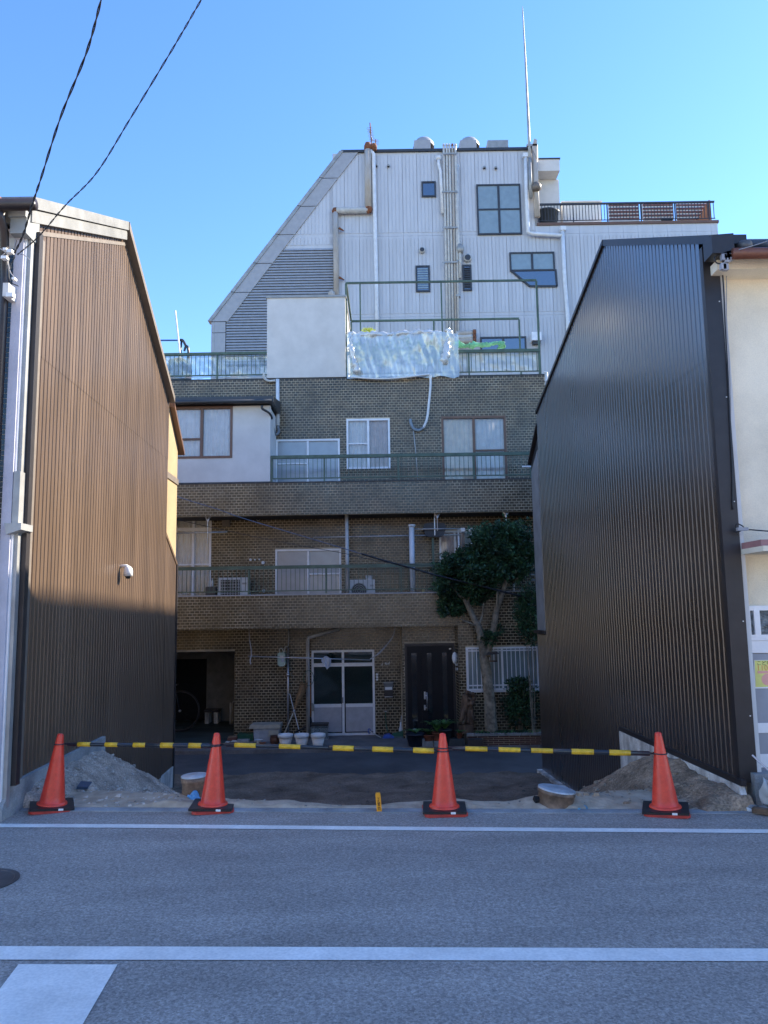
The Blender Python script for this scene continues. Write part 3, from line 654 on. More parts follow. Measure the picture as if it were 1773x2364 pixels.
# openings
hA = R('c5',918,548,1412,1000,YW); hA = (hA[0], hA[1], FL3+.02, hA[3])
hB = R('c6',65,722,403,1100,YW)
hC = R('c6',790,702,1303,1180,YW); hC = (hC[0], hC[1], FL3+.02, hC[3])
hD = R('d2',-400,215,735,1500,YW); hD = (hD[0], hD[1], FL2+.02, hD[3])
hE = R('c7',848,62,1355,400,YW); hE = (hE[0], hE[1], FL2+.02, hE[3])
hF = R('s3',380,132,780,850,YW); hF = (hF[0], hF[1], FL2+.9, hF[3])
hG = R('c7',1125,835,1615,1490,YW); hG = (hG[0], hG[1], ZA, hG[3])
hGar = R('c7',-400,855,532,1475,YW); hGar = (-6.3, hGar[1], ZA, hGar[3])
xDL, xDR = WX('c8',428,YD,1000), WX('c8',838,YD,1000)
xRB = WX('c8',862,YF,1000)
hDoor = R('c8',443,782,834,1500,YD); hDoor = (hDoor[0], xDR-.012, ZA, hDoor[3])
hH = R('c8',912,812,1480,1135,YF); hH = (hH[0], hH[1], hH[2], hH[3])
# walls (grout ground behind the tiles)
wall_holes(MB(), XB0, XB1, FL3-.1, zTop, [hA,hB,hC], YW, .2).build('wall', grout_m, RB)
wall_holes(MB(), XB0, XB1, FL2-.1, p3b+.05, [hD,hE,hF], YW+.001, .2).build('wall', grout_m, RB)
wall_holes(MB(), XB0, xDL, ZA-.02, p2b+.05, [hG,hGar], YW+.002, .2).build('wall', grout_m, RB)
wall_holes(MB(), xDL, xDR, ZA-.02, p2b+.05, [hDoor], YD, .2).build('door_wall', grout_m, RB)
wall_holes(MB(), xRB, XB1-.02, ZA-.02, p2b+.01, [hH], YF+.001, .2).build('front_wall', grout_m, RB)
mb = MB(); mb.quad((xDL,YD,ZA),(xDL,YW,ZA),(xDL,YW,p2b+.05),(xDL,YD,p2b+.05)); mb.quad((xRB-.001,YF+.01,ZA),(xDR,YD,ZA),(xDR,YD,p2b+.05),(xRB-.001,YF+.01,p2b+.05)); jamb = mb.build('jamb', grout_m, RB)
z = p2b
while z-TQ > ZA:                        # tiles on the oblique jamb
    for k in range(4):
        u0, u1 = k*.25+.01, k*.25+.235
        def jp(u, zz, o=.006): return (xRB+(xDR-xRB)*u-o, YF+.01+(YD-YF-.01)*u, zz)
        tile_rest.quad(jp(u0,z-TQ+.009), jp(u1,z-TQ+.009), jp(u1,z), jp(u0,z), trd.random())
    z -= TQ
par3 = MB().box(XB0, WX('c6',1492,YF,1300), YF, YF+.13, p3b, p3t).build('parapet', grout_m, RB)
par2 = MB().box(XB0, XB1-.02, YF, YF+.13, p2b+.012, p2t).build('parapet', grout_m, RB)
MB().box(XB0, WX('c6',1492,YF,1300)+.01, YF-.012, YF+.15, p3t+.001, p3t+.028).build('coping', soffit_m, RB)
MB().box(XB0, XB1-.01, YF-.012, YF+.15, p2t+.001, p2t+.028).build('coping', panel_b, RB)
MB().box(XB0, XB1, YW-.012, YW+.2, zTop+.001, zTop+.03).build('coping', soffit_m, RB)
MB().box(XB0, XB1-.02, YF+.131, YW, p3b+.02, FL3).build('balcony_slab', soffit_m, RB)
MB().box(XB0, XB1-.02, YF+.131, YW, p2b+.02, FL2).build('balcony_slab', soffit_m, RB)
tiles(XB0, XB1, FL3, zTop, [hA,hB,hC], YW)
tiles(XB0, XB1, FL2, p3b+.02, [hD,hE,hF], YW)
tiles(XB0, xDL-.03, ZA, p2b+.02, [hG,hGar], YW)
tiles(xDL, xDR-.004, ZA, p2b+.02, [hDoor], YD)
tiles(xRB, XB1-.03, ZA, p2b, [hH], YF)
tiles(XB0, WX('c6',1492,YF,1300)-.003, p3b+.005, p3t-.004, [], YF, True)
tiles(XB0, XB1-.03, p2b+.015, p2t-.004, [], YF, True)
# the 300 tiles that show best (lower parapet, clear of the tree) are pieces of their own
xa, xb = WX('c7',110,YF,500), WX('c8',640,YF,500)
cand = sorted([t for t in tile_front if p2b-.1 < t[2] < p2t and xa < t[0] and t[1] < xb and t[1]-t[0] > .09], key=lambda t: abs((t[0]+t[1])/2+1.2))[:300]
cs = set(cand); variants = {}
for a, b, za, zb, Y, t in tile_front:
    if (a, b, za, zb, Y, t) not in cs: tile_rest.box(a, b, Y-.006, Y+.002, za, zb, t, False)
w0, h0 = TP-.0125, TQ-.0125
vm = [MB().box(-w0/2, w0/2, -.006, .002, -h0/2, h0/2, t, False).mesh('tile', tile_m, tint=True) for t in (.05,.2,.35,.5,.65,.8,.95)]
for a, b, za, zb, Y, t in cand:
    link('tile', vm[min(6, int(t*7))], par2, ((a+b)/2, Y+trd.uniform(-.0012,.0012), (za+zb)/2))
stuff(tile_rest.build('tile_facing', tile_m, RB, tint=True))
# body behind
mat_gar = mat('garage_plaster_shaded', (.20,.19,.17), .9, var=.1)  # pale wall plaster darkened: the garage's deep shade is put into this colour
xg = hGar[1]
mb = MB().box(XB0, XB1-.01, YW+.75, 24, FL2-.3, zTop-.12); mb.build('core', concrete, RB)
mb = MB().box(xg, XB1-.01, YW+.75, 24, ZA, FL2-.302); mb.build('core', concrete, RB)
MB().box(XB0, XB0+.1, YW+.2, 21.4, ZA, FL2-.31).build('garage_wall', mat_gar, RB)
gd = R('s8',200,318,722,1310,20.6); 
mb = wall_holes(MB(), XB0+.1, xg, ZA, FL2-.31, [(XB0+.2, gd[1], ZA, gd[3])], 20.6, .15); mb.build('garage_wall', mat_gar, RB)
MB().box(XB0+.1, xg-.01, 20.9, 21.0, ZA, FL2-.32).build('garage_door', dark, RB)
MB().box(xg-.012, xg+.0, YW+.2, 20.6, ZA, FL2-.32).build('garage_wall', mat_gar, RB)
MB().quad((XB0+.1,16.9,ZA+.005),(xg-.01,16.9,ZA+.005),(xg-.01,20.9,ZA+.005),(XB0+.1,20.9,ZA+.005)).build('garage_floor', tarp, RB)
MB().box(XB0,xDL-.01,YW+.2,YW+.75,FL2-.30,FL2-.29).build('soffit', soffit_m, RB)
# roof terrace floor
MB().box(XB0, XB1, YW+.2, 24, zTop-.11, zTop-.03).build('terrace_floor', concrete, RB)

def wavy(x0, x1, z0, z1, Y, m_, parent, amp=.02, wl=.11, seed=0):
    n = max(12, int((x1-x0)/wl*6)); mb = MB()
    mb.sheet(n, 2, lambda u, v: (x0+(x1-x0)*u, Y+amp*math.sin((x0+(x1-x0)*u)/wl*6.283+1.5*noise.noise(Vector((u*5,seed,0))))*(1-.3*v), z0+(z1-z0)*v))
    return mb.build('curtain', m_, parent, True)
def window(rect, Y, fm, nx=2, bars=(), glass=clear, curt=None, fwid=.045, dep=.07, curts=None, transom=None, proud=.012, name='window', parent=None, side=None, panel=None):
    x0, x1, z0, z1 = rect; mb = MB(); ya, yb = Y-proud, Y+dep
    mb.box(x0,x1,ya,yb,z1-fwid,z1).box(x0,x1,ya,yb,z0,z0+fwid).box(x0,x0+fwid,ya,yb,z0+fwid,z1-fwid).box(x1-fwid,x1,ya,yb,z0+fwid,z1-fwid)
    w = (x1-x0)/nx; zt = z1-fwid
    if transom: mb.box(x0+fwid,x1-fwid,ya+.002,yb,transom-fwid*.8,transom+fwid*.8)
    for i in range(1, nx): mb.box(x0+w*i-fwid*.55,x0+w*i+fwid*.55,ya+.003,yb-.01,z0+fwid,z1-fwid)
    for i, z in bars: mb.box(x0+w*i+fwid*.4,x0+w*(i+1)-fwid*.4,ya+.008,yb-.02,z-fwid*.35,z+fwid*.35)
    o = mb.build(name, fm, parent or RB)
    for i in range(nx):
        zz = [(z0+fwid*.5, z1-fwid*.5)] if not transom else [(z0+fwid*.5, transom-.01), (transom+.01, z1-fwid*.5)]
        for za, zb in zz: MB().box(x0+w*i+.012,x0+w*(i+1)-.012,Y+.022+.012*(i%2),Y+.028+.012*(i%2),za,zb).build('pane', glass, o)
    if curt:
        for i in range(nx):
            m_ = (curts[i] if curts else curt)
            wavy(x0+w*i+.02, x0+w*(i+1)-.02, z0+.03, z1-.03, Y+.09, m_, o, seed=i+x0)
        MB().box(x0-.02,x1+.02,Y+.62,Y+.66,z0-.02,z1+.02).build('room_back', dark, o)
    return o
zA = W('c5',1000,732,YW).z
window(hA, YW, white_al, 2, [(0, zA)], frost)
window(hB, YW, white_al, 2, [(0, W('c6',150,910,YW).z)], clear, sheer, curts=[sheer, rose_cu])
window(hC, YW, brown_al, 2, [(1, W('c6',1150,960,YW).z)], clear, cream_cu, curts=[cream_cu, sheer], fwid=.055)
window(hD, YW, white_al, 4, [(i, W('d2',500,990,YW).z) for i in range(4)], clear, sheer, transom=W('d2',500,430,YW).z, fwid=.05)
window(hE, YW, white_al, 2, [(1, W('c7',1220,248,YW).z)], frost)
window(hF, YW, white_al, 2, [], clear, rose_cu)
MB().box(hF[1]-.15, hF[1]+.55, YW-.05, YW-.005, FL2+.02, hF[3]-.03).build('shutter_door', frost_b, RB)
# aluminium service door with transom and kick panels
o = window(hG, YW, white_al, 2, [], greeng, transom=W('c7',1300,945,YW).z, fwid=.05, name='service_door')
kz = W('c7',1300,1255,YW).z
for i in range(2):
    w = (hG[1]-hG[0])/2; a = hG[0]+w*i+.055; b = hG[0]+w*(i+1)-.04
    MB().box(a,b,YW-.006,YW+.018,hG[2]+.08,kz-.045).build('kick_panel', mat('alu_panel%d' % i, (.42,.42,.45), .5, .3, var=.06), o); MB().box(a,b,YW-.010,YW+.02,kz-.045,kz+.03).build('mid_rail', white_al, o)
MB().box(hG[0]+(hG[1]-hG[0])/2-.02,hG[0]+(hG[1]-hG[0])/2+.0,YW-.025,YW-.012,kz+.05,kz+.18).build('handle', blackp, o)
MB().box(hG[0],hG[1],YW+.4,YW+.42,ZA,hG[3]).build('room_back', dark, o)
# entrance door
x0, x1, z0, z1 = hDoor
dr = MB().box(x0,x1,YD+.02,YD+.10,z0+.01,z1).build('entrance_door', door_m, RB)
MB().box(x0,x1,YD-.01,YD+.02,z1-.06,z1).build('door_frame', trim_br, dr); MB().box(x0,x0+.05,YD-.01,YD+.02,z0,z1-.06).build('door_frame', trim_br, dr); MB().box(x1-.05,x1,YD-.01,YD+.02,z0,z1-.06).build('door_frame', trim_br, dr)
xs_ = WX('c8',575,YD,1100)
MB().box(x0+.055,xs_-.004,YD+.0,YD+.019,z0+.03,z1-.065).build('door_leaf', door_m, dr); MB().box(xs_+.004,x1-.055,YD-.003,YD+.019,z0+.03,z1-.065).build('door_leaf', door_m, dr)
for xa_, xb_ in ((500,540),(620,655),(738,772)):
    a, b = WX('c8',xa_,YD,1100), WX('c8',xb_,YD,1100); MB().box(a,b,YD-.010,YD-.001,z0+.12,W('c8',520,855,YD).z).build('glass_slit', door_g, dr)
hx = WX('s5',930,YD,900); za_, zb_ = W('s5',930,1015,YD).z, W('s5',930,750,YD).z
hb = MB().tube([(hx,YD-.06,za_),(hx,YD-.06,zb_)],.010,8).build('handle', steel, dr, True)
for yy in ((745,855),(940,1015)):
    a = R('s5',885,yy[0],910,yy[1],YD); MB().box(a[0],a[1],YD-.02,YD-.004,a[2],a[3]).build('lock_plate', steel, hb); MB().box(a[1]-.005,hx,YD-.065,YD-.02,(a[2]+a[3])/2-.012,(a[2]+a[3])/2+.012).build('handle_stem', steel, hb)
a = R('s5',1255,105,1285,122,YD); MB().box(a[0],a[1],YD-.006,YD-.003,a[2],a[3]).build('maker_badge', steel, dr)
# barred window
window(hH, YF, white_al, 2, [], frost_b, fwid=.04, proud=.0)
gr = thing('window_grille', 'white barred security grille over the ground floor window', 'grille', ((hH[0]+hH[1])/2, YF, hH[2]))
zt_, zb_ = W('c8',1000,838,YF-.10).z, W('c8',1000,1103,YF-.10).z
for zz in (zt_, zb_): MB().box(hH[0],hH[1],YF-.115,YF-.10,zz-.014,zz+.014).build('rail', white_al, gr)
x = hH[0]+.03; bm = MB().box(-.008,.008,-.01,.0,hH[2]+.02,hH[3]).mesh('bar', white_al)
while x < hH[1]: link('bar', bm, gr, (x, YF-.118, 0)); x += WX('c8',985,YF,900)-WX('c8',952,YF,900)
for x in (hH[0]+.01, hH[1]-.01):
    MB().box(x-.01,x+.01,YF-.10,YF-.005,zt_-.01,zt_+.01).build('standoff', white_al, gr); MB().box(x-.01,x+.01,YF-.10,YF-.005,zb_-.01,zb_+.01).build('standoff', white_al, gr)
MB().box(hH[0]-.02,hH[1]+.02,YF-.05,YF-.008,hH[2]-.035,hH[2]-.002).build('sill', white_al, RB)
# white plaster annex on the upper balcony
ax1 = WX('c5',875,YF+.03,600); az0, az1 = p3t+.03, W('c5',700,288,YF+.03).z
hW = R('c5',-120,300,585,688,YF+.03)
an_ = wall_holes(MB(), XB0, ax1, az0, az1, [hW], YF+.03, .12); an_.build('annex_wall', plaster_l, RB)
MB().box(ax1-.03,ax1-.001,YF+.151,YW-.01,az0,az1-.05).build('annex_side', plaster_l, RB)
window(hW, YF+.03, brown_al, 3, [(1, W('c5',290,540,YF).z)], clear, sheer, fwid=.055)
mb = MB().prism([(YF-.18,az1+.03),(YF-.18,az1+.16),(YW-.01,az1+.34),(YW-.01,az1+.03)], XB0, ax1+.10, lambda p, y: (y, p[0], p[1])); mb.build('annex_roof', bronze_al, RB)
ag = MB().tube([(XB0,YF-.21,az1+.045),(ax1+.06,YF-.21,az1+.045)],.045,8).build('annex_gutter', bronze_al, RB, True)
MB().tube(bez([W('c5',815,285,YF-.2),W('c5',815,310,YF-.18),W('c5',870,345,YF-.05),W('c5',888,385,YF+.2)],5),.028,8).build('downpipe', bronze_al, ag, True)
MB().box(XB0, ax1, YF+.02, YF+.16, p3t+.029, az0+.02).build('annex_base', bronze_al, RB)
# white stair head box on the terrace
sx0, sx1 = WX('c2',614,YW-.02,1700), WX('c2',1282,YW-.02,1700); sz1 = W('c2',900,1430,YW-.02).z; sz0 = W('c2',900,2108,YW-.02).z
SB = RB
MB().box(sx0,sx1,YW-.03,YW+2.2,sz0,sz1).build('stair_head', plaster_l, RB)
MB().box(sx0-.03,sx1+.03,YW-.06,YW+2.24,sz1+.001,sz1+.05).build('stair_head_cap', galv, RB)
# pipes on the facade
def pipe(pts, r, m_, parent=RB, n=10, sm=True, name='drainpipe'): return MB().tube(pts, r, n).build(name, m_, parent, sm)
pipe(bez([W('c5',828,35,YW-.08),W('c5',830,75,YW-.08),W('c5',865,98,YW-.08),W('c5',915,95,YW-.08)],6), .03, pvc)
pipe([W('c5',932,85,YW-.07),W('c5',934,440,YW-.07)], .045, pvc_w)
pipe(bez([W('c5',934,440,YW-.07),W('c5',940,490,YW-.1),W('c5',915,505,YW-.2),W('c5',893,440,YW-.35),W('c5',893,395,YW-.35)],6), .034, mat('grey_hose', (.16,.18,.20), .5))
pipe([W('c5',893,445,YW-.35),W('c5',893,390,YW-.35)], .045, pvc_w)
pipe([W('c5',905,505,YW-.1),W('c5',912,560,YW-.1),(W('c5',912,560,YW-.1).x,YW-.1,FL3)], .018, pvc)
hp = bez([W('c6',100,400,YW-.12),W('c6',300,412,YW-.12),W('c6',480,405,YW-.14),W('c6',640,385,YW-.14),W('c6',705,378,YW-.12)],8)
drain = thing('drain_hose', 'white drain hose hanging down the tiled wall from the terrace', 'hose', W('c6',705,378,YW-.1))
MB().tube(hp, .022, 8).build('upper_run', pvc_w, drain, True)
MB().tube(bez([W('c6',706,376,YW-.1),W('c6',710,460,YW-.1),W('c6',697,600,YW-.1),W('c6',682,720,YW-.08),W('c6',655,790,YW-.06)],8), .030, 10).build('drop_run', pvc_w, drain, True)
MB().tube(bez([W('c6',655,790,YW-.06),W('c6',620,808,YW-.05),W('c6',580,795,YW-.05),W('c6',558,750,YW-.04),W('c6',556,722,YW-.03)],8), .036, 10).build('elbow', mat('elbow_grey', (.20,.24,.27), .5), drain, True)
pipe([W('c6',578,810,YW-.03),W('c6',595,960,YW-.03),(W('c6',600,960,YW-.03).x+.04,YW-.03,FL3)], .010, pvc, name='conduit')
pipe([W('c6',1580,362,YW-.05),W('c6',1600,365,YW-.05),W('c6',1600,425,YW-.05),W('c6',1585,430,YW-.05)], .025, pvc_w)
pipe([(WX('c7',1398,YF+.25,100),YF+.25,FL2),(WX('c7',1398,YF+.25,100),YF+.25,p3b+.02)], .042, pvc)
pipe([(WX('s3',60,YF+.3,500),YF+.3,FL2),(WX('s3',52,YF+.3,100),YF+.3,W('s3',55,80,YF+.3).z)], .062, pvc_w); 
a = W('s3',55,78,YF+.3); MB().lathe((a.x,a.y,a.z-.02),[(.068,0),(.085,.03),(.085,.06),(.0,.06)],16).build('pipe_cap', pvc_w, RB, True)
# ground floor drain with a slanted run, gas pipe
a = W('c7',1097,735,YW-.35); pts = [(a.x,YW-.35,ZA),(a.x,YW-.35,a.z-.06)]+bez([(a.x,YW-.35,a.z-.06),(a.x+.02,YW-.35,a.z),(a.x+.09,YW-.35,a.z+.02)],4)+[W('c7',1340,668,YW-.35)]
pipe(pts, .043, pvc)
a = W('c7',946,700,YW-.09); b = W('c7',946,1450,YW-.09)
pipe([(a.x+.01,YW-.09,p2b+.03),(a.x+.01,YW-.09,W('c7',946,800,YW-.09).z)], .016, pvc, name='gas_pipe')
pipe([(a.x,YW-.09,ZA),(a.x,YW-.09,W('c7',946,815,YW-.09).z)], .026, steel, name='gas_pipe')
MB().lathe((a.x,YW-.09,W('c7',946,1020,YW-.09).z-.05),[(.026,0),(.045,.02),(.045,.07),(.026,.09)],12).build('valve', steel, RB, True)
gm = R('c7',868,850,928,955,YW-.15)
GM = thing('gas_meter', 'mint green gas meter hung on the tiled wall', 'meter', ((gm[0]+gm[1])/2,YW-.02,gm[2]))
mb = MB().prism([(gm[0],gm[2]+.04),(gm[0]+.05,gm[2]),(gm[1]-.05,gm[2]),(gm[1],gm[2]+.04),(gm[1],gm[3]-.03),(gm[1]-.03,gm[3]),(gm[0]+.03,gm[3]),(gm[0],gm[3]-.03)],YW-.22,YW-.01); mb.build('body', mint_meter, GM)
MB().box(gm[0]+.05,gm[1]-.05,YW-.228,YW-.221,gm[3]-.13,gm[3]-.07).build('dial', white_p, GM)
zt_ = W('c7',900,820,YW-.12).z
MB().tube(bez([(gm[0]+.04,YW-.12,gm[3]),(gm[0]+.03,YW-.12,zt_-.01),(gm[0]+.09,YW-.12,zt_),(gm[1]-.05,YW-.12,gm[3])],5),.014,8).build('inlet_pipe', pvc, GM, True)
MB().tube([(gm[1]-.03,YW-.12,gm[3]),(gm[1]-.02,YW-.12,W('c7',946,806,YW-.09).z),(a.x,YW-.1,W('c7',946,806,YW-.09).z)],.014,8).build('outlet_pipe', pvc, GM, True)
# mailbox, intercom, lamp, house marks
a = R('s5',297,622,432,830,YD+.4); MBX = thing('mailbox', 'grey and brown wall mailbox beside the entrance door', 'mailbox', ((a[0]+a[1])/2,YW,a[2])); zm = W('s5',360,728,YD+.4).z
MB().box(a[0],a[1],YW-.13,YW-.007,zm,a[3]).build('box', mat('mailbox_grey', (.14,.145,.15), .45, .3), MBX); MB().box(a[0]+.005,a[1]-.005,YW-.11,YW-.008,a[2],zm-.002).build('pocket', trim_br, MBX)
MB().box(a[0]-.01,a[1]+.01,YW-.15,YW-.008,a[3]+.001,a[3]+.02).build('flap', galv, MBX); b = R('s5',312,678,416,718,YD+.4); MB().box(b[0],b[1],YW-.134,YW-.131,b[2],b[3]).build('name_card', white_p, MBX)
MB().box(a[0]+.01,a[1]-.01,YW-.112,YW-.1105,a[2]+.002,a[2]+.018).build('trim_strip', steel, MBX)
IC = thing('doorbell', 'small white doorbell plates beside the service door', 'doorbell', W('s5',195,530,YW))
for y in (490,528,566):
    b = W('s5',195,y,YW); MB().lathe((0,0,0),[(.024,0),(.024,.018),(.008,.022),(0,.022)],14).mesh
    mb = MB().box(b.x-.024,b.x+.024,YW-.026,YW-.007,b.z-.024,b.z+.024) if y == 490 else MB().tube([(b.x,YW-.007,b.z),(b.x,YW-.03,b.z)],.025,14)
    mb.build('plate' if y == 490 else 'button', white_p, IC)
b = W('s5',1345,248,YF+.2)
LP = thing('wall_lamp', 'oval white porch lamp on the tiled jamb by the entrance', 'lamp', b)
mb = MB().lathe((0,0,0),[(.0,-.13),(.05,-.11),(.075,-.05),(.08,0),(.075,.05),(.05,.11),(.0,.13)],16,False); mb.v = [(b.x-.01+v[0]*.75,b.y+v[1]*.8,b.z+v[2]) for v in mb.v]; mb.build('globe', white_p, LP, True)
MB().box(b.x-.045,b.x+.055,b.y-.05,b.y+.05,b.z-.008,b.z+.008).build('band', blackp, LP)
NP = thing('house_number', 'small white house number characters beside the entrance door', 'number', W('s5',1375,380,YF+.15))
for s, y in (('41',362),('18',425)):
    b = W('s5',1352,y,YF+.12); text(s, 'lettering', .085, white_p, NP, (b.x-.02,b.y-.06,b.z), rot=(math.pi/2,0,-.75))
for i, (x, y, w, h) in enumerate(((265,345,22,45),(325,335,30,30),(365,325,12,16))):
    b = W('s5',x,y,YW); mb = MB(); rd = random.Random(i)
    for k in range(4): dx, dz = rd.uniform(-.02,.02), rd.uniform(-.02,.02); mb.box(b.x+dx-.01,b.x+dx+.01,YW-.0105,YW-.008,b.z+dz-.018,b.z+dz+.018)
    stuff(mb.build('glue_residue', white_p, RB))
# balcony fittings
b = R('d2',930,270,1045,385,YW); MB().box(b[0],b[1],YW-.09,YW-.007,b[2],b[3]).build('junction_box', trim_lt, RB)
for x, y in ((890,235),(1495,255)):
    b = W('d2',x,y,YW-.1); mb = MB().tube([(b.x+.05*math.cos(t*.4),YW-.1,b.z+.05*math.sin(t*.4)) for t in range(17)],.006,6); mb.build('hook_ring', steel, RB)
for x, y, w in ((1375,915,.03),(1445,915,.02),(1515,910,.02),(1575,962,.04),(1585,1412,.035)):
    b = W('d2',x,y,YW); MB().tube([(b.x,YW-.006,b.z),(b.x,YW-.05,b.z)],w,12).build('wall_outlet', pvc_w, RB)
# ---- railings
def railing(name, label, Y, x0, x1, ztop, zbot, pitch, posts, m_, th=.05, tw=.035, group=None, bar=.012, zfoot=None):
    t = thing(name, label, 'railing', ((x0+x1)/2, Y, zfoot if zfoot is not None else zbot), group)
    MB().box(x0,x1,Y-tw,Y+tw,ztop-th,ztop).build('top_rail', m_, t); MB().box(x0,x1,Y-tw*.5,Y+tw*.5,zbot-.012,zbot+.012).build('bottom_rail', m_, t)
    bm = MB().box(-bar/2,bar/2,-bar/2,bar/2,zbot+.012,ztop-th).mesh('baluster', m_); x = x0+pitch/2
    while x < x1: link('baluster', bm, t, (x, Y, 0)); x += pitch
    for x in posts: MB().box(x-.018,x+.018,Y-.022,Y+.022,zfoot if zfoot is not None else zbot-.1,ztop-th+.001).build('post', m_, t)
    return t
x1 = XB1-.12
railing('balcony_railing', 'green steel railing along the lower balcony', YF+.07, XB0, x1, W('c7',700,188,YF+.07).z, W('c7',700,382,YF+.07).z, .101, [WX('c7',640,YF,300),WX('c7',1235,YF,300),WX('c8',420,YF,300),2.6,-5.4], green_p, .075, zfoot=p2t+.028)
railing('balcony_railing', 'green steel railing along the upper balcony beside the white annex', YF+.07, ax1+.01, WX('c6',1490,YF,1000), W('c6',700,985,YF+.07).z, W('c6',700,1160,YF+.07).z, .101, [ax1+.03,WX('c5',1288,YF,750),WX('c6',465,YF,1080),WX('c6',1045,YF,1080),WX('c6',1480,YF,1080)], green_p, .072, zfoot=p3t+.028)
tr = railing('terrace_railing', 'green steel railing on the roof terrace with a tarp behind it', YW+.04, WX('c6',66,YW,200), WX('c6',1555,YW,300), W('c6',1200,185,YW).z, W('c6',1200,355,YW).z, .107, [WX('c6',70,YW,200),WX('c6',1005,YW,300),WX('c6',1545,YW,300)], green_p, .075, zfoot=zTop+.03, bar=.014)
railing('terrace_railing', 'green steel railing on the roof terrace left of the white stair head', YW+.04, XB0, sx0-.01, W('s6',700,695,YW).z, W('s6',700,1018,YW).z, .105, [WX('s6',805,YW,800),-5.6], green_p, .062, zfoot=zTop+.03, bar=.014)
# ---- steel frame over the terrace
FRM = thing('pergola', 'green steel pergola standing on the roof terrace', 'pergola', (1.5,YW+.1,zTop))
fyf, fyb = YW+.12, YW+2.6
fz = W('c3',200,1300,fyf).z
A0 = W('c2',1285,1305,fyf); A1 = W('c3',1430,1278,fyf); zf = (A0.z+A1.z)/2; A0.z = A1.z = zf
def fb(a, b, w=.045): return MB().beam(a, b, w, w, (0,1,0)).build('bar', green_p, FRM)
fb(A0, A1)
for x in (A0.x, WX('c3',625,fyf,1500), A1.x, WX('c2',1407,fyf,1500)): fb((x,fyf,zTop-.03),(x,fyf,zf-.023), .045 if x in (A0.x,A1.x) else .035)
B0, B1 = Vector((A0.x+.02,fyb,zf-.02)), Vector((A1.x,fyb,zf-.02))
fb(B0, B1, .05); fb((A0.x+.01,fyf+.03,zf),(B0.x,fyb,zf)); fb((A1.x,fyf+.03,zf),(B1.x,fyb,zf)); xm = WX('c3',610,fyf,1300); fb((xm,fyf+.03,zf),(xm,fyb,zf))
for x in (B0.x, xm, B1.x): fb((x,fyb,zTop-.03),(x,fyb,zf-.05))
# ---- plastic sheeting and terrace clutter
def film_sheet(name, label, c, x0, y0, x1, y1, Y, m_, nu=50, nv=22, amp=.07, seed=0, over=0):
    a, b = W(c,x0,y0,Y), W(c,x1,y1,Y); mb = MB()
    def fn(u, v):
        x = a.x+(b.x-a.x)*u; z = b.z+(a.z-b.z)*v
        n = noise.fractal(Vector((u*6+seed,v*1.3,seed)),1,2,4); n2 = noise.fractal(Vector((u*26+seed+v*3,v*1.5,seed+4)),1,2,3)
        return (x+.02*n2, Y+amp*n+.03*n2+over*max(0,v-.85)*1.2, z+(.05*noise.noise(Vector((u*9,seed,2))) if v in (0,1) else 0))
    mb.sheet(nu, nv, fn); return tag(mb.build(name, m_, smooth=True), label, 'plastic sheet')
film_sheet('plastic_sheet', 'clear plastic sheet wrapping the plants and railing on the terrace', 's7', 66, 105, 930, 430, YW-.08, film, 90, 30, .06, 3)
film_sheet('plastic_sheet', 'milky plastic sheet behind the right terrace railing bars', 's7', 905, 240, 1540, 392, YW+.14, film_w, 60, 14, .04, 8)
film_sheet('plastic_sheet', 'milky plastic sheet behind the terrace railing left of the stair head', 's6', -420, 720, 1515, 1050, YW+.16, film, 70, 14, .05, 12)
def roll(name, label, pts, r, m_, seed):
    P = bez(pts, 8); mb = MB(); n = len(P)
    mb.tube(P, [r*(.55+1.1*abs(noise.noise(Vector((i*.45,seed,0))))) for i in range(n)], 14)
    mb.v = [tuple(Vector(v)+Vector((0,0,1))*.06*noise.noise(Vector(v)*7)+Vector((0,1,0))*.06*noise.noise(Vector(v)*9+Vector((5,0,0)))+Vector((1,0,0))*.06*noise.noise(Vector(v)*8+Vector((0,9,0)))) for v in mb.v]
    return tag(mb.build(name, m_, smooth=True), label, 'plastic sheet')
roll('rolled_film', 'rolled white film along the top of the wrapped plants', [W('s7',75,105,YW-.03),W('s7',180,110,YW-.03),W('s7',350,108,YW-.03),W('s7',540,98,YW-.03),W('s7',700,88,YW-.03),W('s7',790,95,YW-.03)], .085, film_w, 3)
roll('rolled_film', 'bunched white film hanging at the corner of the wrapped plants', [W('s7',840,75,YW+.1),W('s7',855,110,YW+.05),W('s7',845,160,YW+.0),W('s7',830,230,YW-.1),W('s7',822,330,YW-.13)], .11, film_w, 6)
roll('rolled_film', 'bunched white film tied at the stair head end of the terrace', [W('s7',85,100,YW+.05),W('s7',95,170,YW-.1),W('s7',110,260,YW-.14),W('s7',150,400,YW-.14)], .07, film_w, 9)
roll('garden_net', 'mint green net wrapped over a rail on the terrace', [W('s7',890,180,YW+.5),W('s7',980,190,YW+.5),W('s7',1100,190,YW+.5),W('s7',1200,175,YW+.5),W('s7',1245,170,YW+.5),W('s7',1255,210,YW+.5)], .085, mint, 4)
